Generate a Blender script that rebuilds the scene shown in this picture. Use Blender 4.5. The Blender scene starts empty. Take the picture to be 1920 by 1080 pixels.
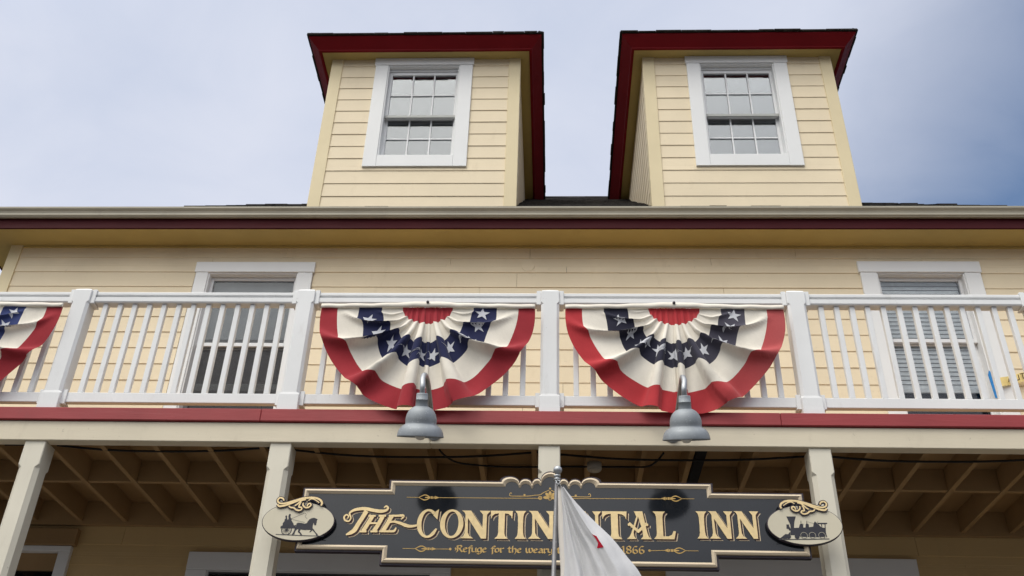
import bpy, bmesh, math, random
from math import sin, cos, pi, radians
from mathutils import Vector, Matrix, noise
random.seed(7)
sc = bpy.context.scene
COL = sc.collection

# ------------------------------------------------------------------ camera
def make_camera():
    f, th, ro, ya, zc = 1855.0, .585, -.0311, -.0513, 1.6
    A = Matrix(((cos(ya), -sin(ya), 0), (sin(ya), cos(ya), 0), (0, 0, 1)))
    B = Matrix(((1, 0, 0), (0, cos(th), sin(th)), (0, -sin(th), cos(th))))
    Cm = Matrix(((cos(ro), 0, -sin(ro)), (0, 1, 0), (sin(ro), 0, cos(ro))))
    R = Cm @ B @ A                      # rows: right, forward, up
    cd = bpy.data.cameras.new("camera"); co = bpy.data.objects.new("camera", cd); COL.objects.link(co)
    M = Matrix((( R[0][0], R[2][0], -R[1][0], 0), (R[0][1], R[2][1], -R[1][1], 0), (R[0][2], R[2][2], -R[1][2], zc), (0, 0, 0, 1)))
    co.matrix_world = M
    cd.sensor_width = 36; cd.lens = f / 1920 * 36
    cd.clip_start = .05; cd.clip_end = 3000
    sc.camera = co
make_camera()

# ------------------------------------------------------------------ sky, sun, exposure
SUN_EL, SUN_AZ = radians(58), radians(214)
HORIZON, SUNSIDE = .14, 2.75
#      # azimuth measured clockwise from +Y (into the facade)
sun_dir = Vector((sin(SUN_AZ)*cos(SUN_EL), cos(SUN_AZ)*cos(SUN_EL), sin(SUN_EL)))
def make_world():
    w = bpy.data.worlds.new("World"); sc.world = w; w.use_nodes = True
    nt = w.node_tree; N = nt.nodes; L = nt.links
    N.clear()
    def math_(op, a, b=None, clamp=False):
        m = N.new('ShaderNodeMath'); m.operation = op; m.use_clamp = clamp
        for i, v in enumerate((a, b)):
            if v is None: continue
            if isinstance(v, (int, float)): m.inputs[i].default_value = v
            else: L.new(v, m.inputs[i])
        return m.outputs[0]
    def rng(v, a, b, c, d, smooth=True):
        m = N.new('ShaderNodeMapRange'); m.interpolation_type = 'SMOOTHSTEP' if smooth else 'LINEAR'
        for i, k in enumerate((a, b, c, d)): m.inputs[i+1].default_value = k
        L.new(v, m.inputs[0]); return m.outputs[0]
    def dotp(v):
        d = N.new('ShaderNodeVectorMath'); d.operation = 'DOT_PRODUCT'; L.new(G, d.inputs[0]); d.inputs[1].default_value = Vector(v).normalized(); return d.outputs['Value']
    def nz(scale, detail, rough, loc):
        mp = N.new('ShaderNodeMapping'); mp.inputs['Scale'].default_value = (1, 1, 1.6); mp.inputs['Location'].default_value = loc; L.new(G, mp.inputs[0])
        n = N.new('ShaderNodeTexNoise'); n.inputs['Scale'].default_value = scale; n.inputs['Detail'].default_value = detail; n.inputs['Roughness'].default_value = rough
        n.inputs['Distortion'].default_value = .4; L.new(mp.outputs[0], n.inputs[0]); return n.outputs['Fac']
    def mixc(f, a, b):
        m = N.new('ShaderNodeMix'); m.data_type = 'RGBA'; L.new(f, m.inputs[0])
        for i, v in ((6, a), (7, b)):
            if isinstance(v, tuple): m.inputs[i].default_value = (*v, 1)
            else: L.new(v, m.inputs[i])
        return m.outputs[2]
    out = N.new('ShaderNodeOutputWorld')
    tc = N.new('ShaderNodeTexCoord'); G = tc.outputs['Generated']
    sky = N.new('ShaderNodeTexSky'); sky.sky_type = 'NISHITA'; sky.sun_disc = False
    sky.sun_elevation = SUN_EL; sky.sun_rotation = SUN_AZ
    bg1 = N.new('ShaderNodeBackground'); bg1.inputs['Strength'].default_value = .15
    L.new(sky.outputs[0], bg1.inputs['Color'])
    # high cloud sheet: whiter and brighter on the side of the veiled sun, dim towards the horizon
    sunside = rng(dotp(sun_dir), .42, .98, 0, 1)
    n1 = nz(1.7, 4, .42, (.35, .2, .1)); n2 = nz(5.5, 6, .55, (2.1, 1.2, .4))
    dens = math_('ADD', math_('MULTIPLY', n1, .75), math_('MULTIPLY', n2, .25))
    base = mixc(rng(dens, .38, .60, 0, 1), (.60, .66, .81), (.74, .775, .89))
    base = mixc(sunside, base, (1.0, .975, .91))
    sep = N.new('ShaderNodeSeparateXYZ'); L.new(G, sep.inputs[0])
    low = rng(sep.outputs['Z'], 0., .42, HORIZON, 1.)
    stren = math_('MULTIPLY', rng(dotp(sun_dir), .42, .98, 1.0, SUNSIDE), low)
    bg2 = N.new('ShaderNodeBackground'); L.new(base, bg2.inputs['Color']); L.new(stren, bg2.inputs['Strength'])
    # the sheet thins and shows blue to the right of the building
    op = rng(dotp((.78, .72, .42)), .83, .955, 0., 1.15)
    hole = math_('MULTIPLY', op, rng(dens, .38, .60, 1.15, .75), True)
    cover = math_('SUBTRACT', .96, hole, True)
    mix = N.new('ShaderNodeMixShader'); L.new(cover, mix.inputs[0]); L.new(bg1.outputs[0], mix.inputs[1]); L.new(bg2.outputs[0], mix.inputs[2])
    L.new(mix.outputs[0], out.inputs[0])
make_world()
sd = bpy.data.lights.new("sun", 'SUN'); sd.energy = 1.08; sd.angle = radians(20); sd.color = (1, .95, .87)
so = bpy.data.objects.new("sun", sd); COL.objects.link(so)
so.rotation_euler = (-sun_dir).to_track_quat('-Z', 'Y').to_euler(); so.location = (0, -10, 30)
sc.view_settings.view_transform = 'Standard'; sc.view_settings.look = 'None'
sc.view_settings.gamma = 1; sc.view_settings.exposure = 0.0; sc.view_settings.use_curve_mapping = False
sc.cycles.use_denoising = True
sc.cycles.max_bounces = 8; sc.cycles.diffuse_bounces = 5

# ------------------------------------------------------------------ materials
def nodes(name):
    m = bpy.data.materials.new(name); m.use_nodes = True
    nt = m.node_tree
    return m, nt, nt.nodes, nt.links, nt.nodes['Principled BSDF']
def texco(N, L, scale, kind='Object'):
    tc = N.new('ShaderNodeTexCoord'); mp = N.new('ShaderNodeMapping'); mp.inputs['Scale'].default_value = scale
    L.new(tc.outputs[kind], mp.inputs[0]); return mp.outputs[0]
def mixrgb(N, L, fac, a, b, mode='MIX'):
    m = N.new('ShaderNodeMix'); m.data_type = 'RGBA'; m.blend_type = mode
    if isinstance(fac, float): m.inputs[0].default_value = fac
    else: L.new(fac, m.inputs[0])
    for i, v in ((6, a), (7, b)):
        if isinstance(v, (tuple, list)): m.inputs[i].default_value = (*v[:3], 1)
        else: L.new(v, m.inputs[i])
    return m.outputs[2]
def ramp(N, L, src, lo, hi, a=0., b=1.):
    r = N.new('ShaderNodeMapRange'); r.inputs[1].default_value = lo; r.inputs[2].default_value = hi
    r.inputs[3].default_value = a; r.inputs[4].default_value = b; L.new(src, r.inputs[0]); return r.outputs[0]
def noise_tex(N, L, vec, scale, detail=4, rough=.55):
    n = N.new('ShaderNodeTexNoise'); n.inputs['Scale'].default_value = scale; n.inputs['Detail'].default_value = detail
    n.inputs['Roughness'].default_value = rough; L.new(vec, n.inputs[0]); return n.outputs['Fac']
def paint(name, col, rough=.5, stretch=(1, 1, 1), var=.10, dirt=.25, dirtcol=(.25, .2, .14), bump=.12, board=None, spec=.35, chips=0.):
    m, nt, N, L, P = nodes(name)
    v1 = texco(N, L, (1, 1, 1)); vs = texco(N, L, stretch)
    big = noise_tex(N, L, v1, 1.7, 3); grain = noise_tex(N, L, vs, 9, 6, .65); fine = noise_tex(N, L, vs, 60, 3)
    dark = tuple(c*(1-2*var) for c in col); lite = tuple(min(1, c*(1+var)) for c in col)
    c = mixrgb(N, L, ramp(N, L, big, .3, .7), dark, lite)
    c = mixrgb(N, L, ramp(N, L, grain, .25, .75, 0, .35), c, dark)
    if board:
        g = N.new('ShaderNodeNewGeometry'); s = N.new('ShaderNodeSeparateXYZ'); L.new(g.outputs['Position'], s.inputs[0])
        a = N.new('ShaderNodeMath'); a.operation = 'MULTIPLY_ADD'; a.inputs[1].default_value = 1/board[0]; a.inputs[2].default_value = -board[1]/board[0]
        L.new(s.outputs['Z'], a.inputs[0]); fl = N.new('ShaderNodeMath'); fl.operation = 'FLOOR'; L.new(a.outputs[0], fl.inputs[0])
        wn = N.new('ShaderNodeTexWhiteNoise'); wn.noise_dimensions = '1D'; L.new(fl.outputs[0], wn.inputs['W'])
        c = mixrgb(N, L, ramp(N, L, wn.outputs['Value'], 0, 1, 0, .5), c, tuple(k*.88 for k in col))
    if dirt > 0:
        d = noise_tex(N, L, texco(N, L, (3, 3, 1.1)), 2.2, 8, .7)
        c = mixrgb(N, L, ramp(N, L, d, .58, .8, 0, dirt), c, dirtcol)
    if chips > 0:
        d = noise_tex(N, L, texco(N, L, (1, 1, 1)), 26, 3, .6)
        c = mixrgb(N, L, ramp(N, L, d, .70, .73, 0, chips), c, (.12, .09, .07))
    L.new(c, P.inputs['Base Color'])
    P.inputs['Specular IOR Level'].default_value = spec
    L.new(ramp(N, L, grain, .2, .8, rough-.08, rough+.12), P.inputs['Roughness'])
    b = N.new('ShaderNodeBump'); b.inputs['Strength'].default_value = bump; b.inputs['Distance'].default_value = .01
    ad = N.new('ShaderNodeMath'); ad.operation = 'ADD'; L.new(grain, ad.inputs[0]); L.new(fine, ad.inputs[1]); L.new(ad.outputs[0], b.inputs['Height'])
    L.new(b.outputs[0], P.inputs['Normal'])
    return m
E_ = .1725; Z0 = 7.22 - E_*45            # siding exposure and a course line on the main wall
D0 = 8.041 - .1729*10
YEL = (.825, .705, .50)
M = {}
M['siding'] = paint('yellow_clapboard_paint', YEL, .55, (.35, 1, 9), .05, .26, (.40, .30, .17), .12, (E_, Z0), chips=.12)
M['siding_dormer'] = paint('yellow_dormer_paint', YEL, .55, (.35, 1, 9), .045, .22, (.42, .32, .19), .12, (.1729, D0), chips=.10)
M['cream'] = paint('cream_trim_paint', (.74, .63, .40), .5, (1, 1, .25), .03, .18, (.34, .27, .17), .08)
M['cream_beam'] = paint('cream_beam_paint', (.68, .61, .47), .55, (.25, 1, 3), .04, .30, (.33, .27, .19), .10, chips=.25)
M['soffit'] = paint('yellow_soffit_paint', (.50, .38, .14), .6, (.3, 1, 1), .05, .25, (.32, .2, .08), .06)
M['porch'] = paint('shaded_porch_timber_paint', (.35, .22, .10), .7, (1, .3, 1), .08, .35, (.22, .14, .07), .1)  # brown carries the gloom under the balcony in its colour
M['white'] = paint('white_rail_paint', (.775, .785, .79), .5, (1, 1, .3), .035, .38, (.42, .40, .36), .09, chips=.14, spec=.28)
M['trim'] = paint('white_window_trim_paint', (.79, .80, .80), .45, (1, 1, .3), .02, .14, (.5, .48, .44), .06)
M['red'] = paint('brick_red_board_paint', (.33, .045, .05), .5, (.2, 1, 4), .10, .3, (.15, .06, .05), .15, chips=.2)
M['maroon'] = paint('deep_red_fascia_paint', (.19, .008, .012), .6, (.2, 1, 3), .08, .15, (.06, .01, .01), .08, spec=.12)
M['eave_shade_red'] = paint('shaded_eave_red_paint', (.055, .006, .009), .6, (.2, 1, 3), .08, .15, (.03, .01, .01), .08, spec=.12)  # fascia red darkened, with the gutter's shade put into the colour
M['siding_porch_shade'] = paint('shaded_porch_wall_paint', (.62, .44, .21), .6, (.35, 1, 9), .05, .25, (.3, .2, .1), .1, (E_, Z0))  # siding yellow deepened to tan; porch shade is painted in
M['gutter'] = paint('tan_gutter_enamel', (.40, .37, .29), .4, (.25, 1, 1), .07, .55, (.2, .18, .14), .05, spec=.4)
M['galv'] = None
def shingle():
    m, nt, N, L, P = nodes('dark_roof_shingle')
    v = texco(N, L, (1, 1, 1)); a = noise_tex(N, L, v, 120, 2); b = noise_tex(N, L, texco(N, L, (3, 1, 1)), 3, 4)
    c = mixrgb(N, L, ramp(N, L, b, .35, .65), (.012, .011, .011), (.035, .032, .03)); c = mixrgb(N, L, ramp(N, L, a, .5, .75), c, (.06, .055, .05))
    L.new(c, P.inputs['Base Color']); P.inputs['Roughness'].default_value = .9; P.inputs['Specular IOR Level'].default_value = .15
    bp = N.new('ShaderNodeBump'); bp.inputs['Strength'].default_value = .6; bp.inputs['Distance'].default_value = .01; L.new(a, bp.inputs['Height']); L.new(bp.outputs[0], P.inputs['Normal'])
    return m
M['shingle'] = shingle()
def galv(name, col, metal, rough):
    m, nt, N, L, P = nodes(name)
    v = texco(N, L, (1, 1, 1)); a = noise_tex(N, L, v, 14, 5, .6); b = noise_tex(N, L, v, 90, 2)
    c = mixrgb(N, L, ramp(N, L, a, .35, .7), tuple(k*.78 for k in col), col); c = mixrgb(N, L, ramp(N, L, b, .66, .72, 0, .5), c, (.62, .66, .70))
    L.new(c, P.inputs['Base Color']); P.inputs['Metallic'].default_value = metal
    L.new(ramp(N, L, a, .3, .7, rough-.08, rough+.12), P.inputs['Roughness'])
    bp = N.new('ShaderNodeBump'); bp.inputs['Strength'].default_value = .08; bp.inputs['Distance'].default_value = .004; L.new(b, bp.inputs['Height']); L.new(bp.outputs[0], P.inputs['Normal'])
    return m
M['galv'] = galv('galvanised_lamp_steel', (.30, .328, .355), .28, .52)
M['pipe'] = galv('galvanised_pipe_steel', (.42, .44, .46), .7, .35)
M['pole'] = galv('aluminium_pole', (.24, .24, .25), .7, .42)
def plain(name, col, rough=.5, spec=.4, metal=0., var=.08, scale=20):
    m, nt, N, L, P = nodes(name)
    n = noise_tex(N, L, texco(N, L, (1, 1, 1)), scale, 4)
    L.new(mixrgb(N, L, ramp(N, L, n, .3, .7), tuple(k*(1-var) for k in col), tuple(min(1, k*(1+var)) for k in col)), P.inputs['Base Color'])
    P.inputs['Roughness'].default_value = rough; P.inputs['Specular IOR Level'].default_value = spec; P.inputs['Metallic'].default_value = metal
    return m
def glass(name, refl, tint):
    m, nt, N, L, P = nodes(name)
    out = N['Material Output']; N.remove(P)
    tr = N.new('ShaderNodeBsdfTransparent'); tr.inputs[0].default_value = (*tint, 1)
    gl = N.new('ShaderNodeBsdfGlossy'); gl.inputs['Roughness'].default_value = .015; gl.inputs['Color'].default_value = (.93, .95, 1, 1)
    lw = N.new('ShaderNodeLayerWeight'); lw.inputs[0].default_value = .25
    f = ramp(N, L, lw.outputs['Fresnel'], 0, 1, refl, 1.0)
    nz = noise_tex(N, L, texco(N, L, (1, 1, 1)), 1.3, 2)
    bp = N.new('ShaderNodeBump'); bp.inputs['Strength'].default_value = .05; bp.inputs['Distance'].default_value = .02; L.new(nz, bp.inputs['Height']); L.new(bp.outputs[0], gl.inputs['Normal'])
    mx = N.new('ShaderNodeMixShader'); L.new(f, mx.inputs[0]); L.new(tr.outputs[0], mx.inputs[1]); L.new(gl.outputs[0], mx.inputs[2]); L.new(mx.outputs[0], out.inputs[0])
    return m
M['glass_d'] = glass('reflective_dormer_glass', .09, (.8, .82, .82))
M['glass'] = glass('window_glass', .0, (.96, .97, .97))
M['dark'] = plain('dark_room', (.018, .018, .02), .8, .1)
M['roomgrey'] = plain('dim_room_lining', (.10, .10, .11), .8, .1)
M['shade'] = plain('grey_window_shade', (.24, .25, .255), .8, .1, var=.12, scale=7)
M['blind'] = plain('white_blind_slat', (.78, .80, .80), .6, .2)
M['vinyl'] = plain('white_vinyl_sash', (.74, .75, .76), .4, .4, var=.03)
M['vinylgrey'] = plain('grey_vinyl_rail', (.40, .41, .39), .45, .4, var=.05)
M['cable'] = plain('black_cable_rubber', (.012, .011, .01), .6, .3)
M['box'] = plain('junction_box_white', (.45, .42, .36), .5, .3)
M['asphalt'] = plain('asphalt', (.055, .055, .057), .9, .2, var=.3, scale=60)
M['concrete'] = plain('sidewalk_concrete', (.20, .195, .185), .85, .2, var=.15, scale=12)
M['planks'] = plain('porch_plank', (.085, .055, .035), .7, .2, var=.2, scale=6)
M['signblack'] = plain('glossy_black_sign_enamel', (.012, .014, .018), .11, .5, var=.15, scale=5)
M['gold'] = plain('pale_gold_leaf', (.78, .60, .31), .38, .5, .15, .10, 30)
M['golddark'] = plain('dull_gold_paint', (.52, .34, .11), .45, .4, .1, .12, 30)
M['goldline'] = plain('cream_outline_paint', (.72, .58, .40), .5, .3)
M['maroonline'] = plain('maroon_shadow_paint', (.035, .008, .008), .5, .3)
M['moulding'] = paint('cream_sign_moulding', (.66, .55, .40), .45, (1, 1, 1), .05, .2, (.3, .2, .15), .05)
M['signedge'] = plain('dark_sign_edge', (.04, .032, .045), .5, .3)
M['plaque'] = paint('cream_plaque_enamel', (.62, .57, .44), .45, (1, 1, 1), .03, .12, (.4, .35, .25), .03)
M['ink'] = plain('charcoal_silhouette_paint', (.032, .032, .042), .45, .3)
M['bulb'] = plain('frosted_bulb', (.75, .74, .70), .3, .5)
def screen():
    m, nt, N, L, P = nodes('insect_screen_mesh'); out = N['Material Output']
    tr = N.new('ShaderNodeBsdfTransparent'); P.inputs['Base Color'].default_value = (.09, .09, .095, 1); P.inputs['Roughness'].default_value = .8; P.inputs['Specular IOR Level'].default_value = .1
    mx = N.new('ShaderNodeMixShader'); mx.inputs[0].default_value = .36; L.new(tr.outputs[0], mx.inputs[1]); L.new(P.outputs[0], mx.inputs[2]); L.new(mx.outputs[0], out.inputs[0])
    return m
M['screen'] = screen()
def cloth(name, col, var=.07, fade=None, stain=.18):
    m, nt, N, L, P = nodes(name)
    v = texco(N, L, (1, 1, 1)); a = noise_tex(N, L, v, 3.5, 5, .6); w1 = noise_tex(N, L, texco(N, L, (1, 1, 6)), 60, 2)
    c = mixrgb(N, L, ramp(N, L, a, .3, .7), tuple(k*(1-var) for k in col), tuple(min(1, k*(1+var)) for k in col))
    if fade:
        fc, x0, x1 = fade
        s = N.new('ShaderNodeSeparateXYZ'); tc = N.new('ShaderNodeTexCoord'); L.new(tc.outputs['Object'], s.inputs[0])
        ad = N.new('ShaderNodeMath'); ad.operation = 'MULTIPLY_ADD'; ad.inputs[1].default_value = .25; L.new(a, ad.inputs[0]); L.new(s.outputs['X'], ad.inputs[2])
        c = mixrgb(N, L, ramp(N, L, ad.outputs[0], x0, x1, 0, .9), c, fc)
    c = mixrgb(N, L, ramp(N, L, noise_tex(N, L, v, 9, 6, .7), .6, .8, 0, stain), c, (.30, .22, .14))
    c = mixrgb(N, L, ramp(N, L, w1, .3, .7, 0, .12), c, tuple(k*.6 for k in col))
    L.new(c, P.inputs['Base Color']); P.inputs['Roughness'].default_value = .85; P.inputs['Specular IOR Level'].default_value = .12
    P.inputs['Sheen Weight'].default_value = .1
    b = N.new('ShaderNodeBump'); b.inputs['Strength'].default_value = .45; b.inputs['Distance'].default_value = .006; L.new(noise_tex(N, L, texco(N, L, (1, 1, .55)), 22, 6, .6), b.inputs['Height']); L.new(b.outputs[0], P.inputs['Normal'])
    return m
M['c_white'] = cloth('cream_white_bunting_cotton', (.76, .715, .63), .09)
M['c_red'] = cloth('red_bunting_cotton', (.33, .032, .042), .12)
M['c_red2'] = cloth('red_bunting_cotton_faded', (.42, .038, .045), .10, ((.45, .10, .10), .2, .9))
M['c_blue'] = cloth('navy_bunting_cotton', (.022, .026, .075), .15, stain=.05)
M['c_blue2'] = cloth('navy_bunting_cotton_faded', (.026, .026, .045), .15, ((.105, .098, .125), .0, .75), stain=.05)
M['c_blue3'] = cloth('blue_bunting_cotton_bright', (.04, .055, .16), .15, stain=.05)
M['c_star'] = cloth('white_star_applique', (.60, .61, .65), .03)
M['c_flag'] = cloth('white_flag_nylon', (.60, .60, .61), .03, stain=.05)
M['c_flagred'] = cloth('red_flag_star', (.50, .012, .035), .05)
M['c_hoist'] = cloth('cream_flag_canvas', (.66, .62, .57), .05)
M['tape_y'] = plain('yellow_caution_plastic', (.80, .63, .25), .35, .4)
M['tape_b'] = plain('blue_painter_tape', (.03, .22, .55), .6, .2)
M['textblack'] = plain('black_print', (.10, .06, .02), .5, .3)

# ------------------------------------------------------------------ mesh helpers
class MB:
    """collects boxes, bars, lofts and polygons, then links them as one mesh object"""
    def __init__(self): self.v = []; self.f = []; self.mi = []; self.sm = []
    def add(self, vs, fs, mi=0, smooth=False):
        o = len(self.v); self.v += [tuple(p) for p in vs]
        for f in fs: self.f.append(tuple(i+o for i in f)); self.mi.append(mi); self.sm.append(smooth)
    def box(self, x0, x1, y0, y1, z0, z1, mi=0, bev=.003):
        b = min(bev, abs(x1-x0)*.3, abs(y1-y0)*.3, abs(z1-z0)*.3)
        if b <= 0:
            vs = [(x, y, z) for x in (x0, x1) for y in (y0, y1) for z in (z0, z1)]
            self.add(vs, [(0, 1, 3, 2), (4, 6, 7, 5), (0, 4, 5, 1), (2, 3, 7, 6), (0, 2, 6, 4), (1, 5, 7, 3)], mi); return
        bm = bmesh.new(); bmesh.ops.create_cube(bm, size=1)
        for v in bm.verts: v.co = Vector((x0+(v.co.x+.5)*(x1-x0), y0+(v.co.y+.5)*(y1-y0), z0+(v.co.z+.5)*(z1-z0)))
        bmesh.ops.bevel(bm, geom=bm.edges[:], offset=b, segments=1, affect='EDGES')
        bm.verts.index_update()
        self.add([v.co.copy() for v in bm.verts], [tuple(v.index for v in f.verts) for f in bm.faces], mi); bm.free()
    def prism_x(self, prof, x0, x1, mi=0):
        n = len(prof); vs = [(x0, y, z) for y, z in prof] + [(x1, y, z) for y, z in prof]
        self.add(vs, [(i, (i+1) % n, n+(i+1) % n, n+i) for i in range(n)] + [tuple(range(n))[::-1], tuple(range(n, 2*n))], mi)
    def prism_y(self, prof, y0, y1, mi=0):
        n = len(prof); vs = [(x, y0, z) for x, z in prof] + [(x, y1, z) for x, z in prof]
        self.add(vs, [(i, (i+1) % n, n+(i+1) % n, n+i) for i in range(n)] + [tuple(range(n))[::-1], tuple(range(n, 2*n))], mi)
    def rings(self, rs, mi=0, smooth=True, close=True, caps=True):
        n = len(rs[0]); vs = [p for r in rs for p in r]; fs = []
        for k in range(len(rs)-1):
            for i in range(n if close else n-1):
                j = (i+1) % n; fs.append((k*n+i, k*n+j, (k+1)*n+j, (k+1)*n+i))
        self.add(vs, fs, mi, smooth)
        if caps and close:
            o = len(self.v)-len(vs)
            self.f.append(tuple(range(o, o+n))[::-1]); self.mi.append(mi); self.sm.append(False)
            self.f.append(tuple(range(o+(len(rs)-1)*n, o+len(rs)*n))); self.mi.append(mi); self.sm.append(False)
    def tube(self, pts, r, n=10, mi=0):
        pts = [Vector(p) for p in pts]; rs = []
        for i, p in enumerate(pts):
            t = (pts[min(i+1, len(pts)-1)]-pts[max(i-1, 0)]).normalized()
            a = t.orthogonal() if i == 0 else (prev - t*prev.dot(t))
            a.normalize(); prev = a; b = t.cross(a)
            rr = r[i] if isinstance(r, (list, tuple)) else r
            rs.append([p+a*rr*cos(2*pi*k/n)+b*rr*sin(2*pi*k/n) for k in range(n)])
        self.rings(rs, mi)
    def lathe(self, prof, c=(0, 0, 0), n=40, mi=0, smooth=True):
        self.rings([[(c[0]+r*cos(2*pi*k/n), c[1]+r*sin(2*pi*k/n), c[2]+z) for k in range(n)] for r, z in prof], mi, smooth, caps=False)
    def build(self, name, mats, parent=None, bevel=0, recalc=True):
        me = bpy.data.meshes.new(name); me.from_pydata(self.v, [], self.f)
        for m in (mats if isinstance(mats, (list, tuple)) else [mats]): me.materials.append(m)
        me.polygons.foreach_set('material_index', self.mi); me.polygons.foreach_set('use_smooth', self.sm)
        if recalc:
            bm = bmesh.new(); bm.from_mesh(me); bmesh.ops.recalc_face_normals(bm, faces=bm.faces[:]); bm.to_mesh(me); bm.free()
        me.update()
        o = bpy.data.objects.new(name, me); COL.objects.link(o)
        if parent is not None:
            o.parent = parent
            off = Vector(); p = parent
            while p is not None: off += p.location; p = p.parent
            for v in me.vertices: v.co -= off           # parts are written in world metres
        return o
def empty(name, loc): 
    o = bpy.data.objects.new(name, None); o.empty_display_size = .2; o.location = loc; COL.objects.link(o); return o
def tag(o, label=None, cat=None, group=None, kind=None):
    if label: o['label'] = label
    if cat: o['category'] = cat
    if group: o['group'] = group
    if kind: o['kind'] = kind
    return o
def simple(name, mat, parent, *boxes, bev=.003):
    b = MB()
    for x in boxes: b.box(*x, bev=bev)
    return b.build(name, mat, parent)

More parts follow.
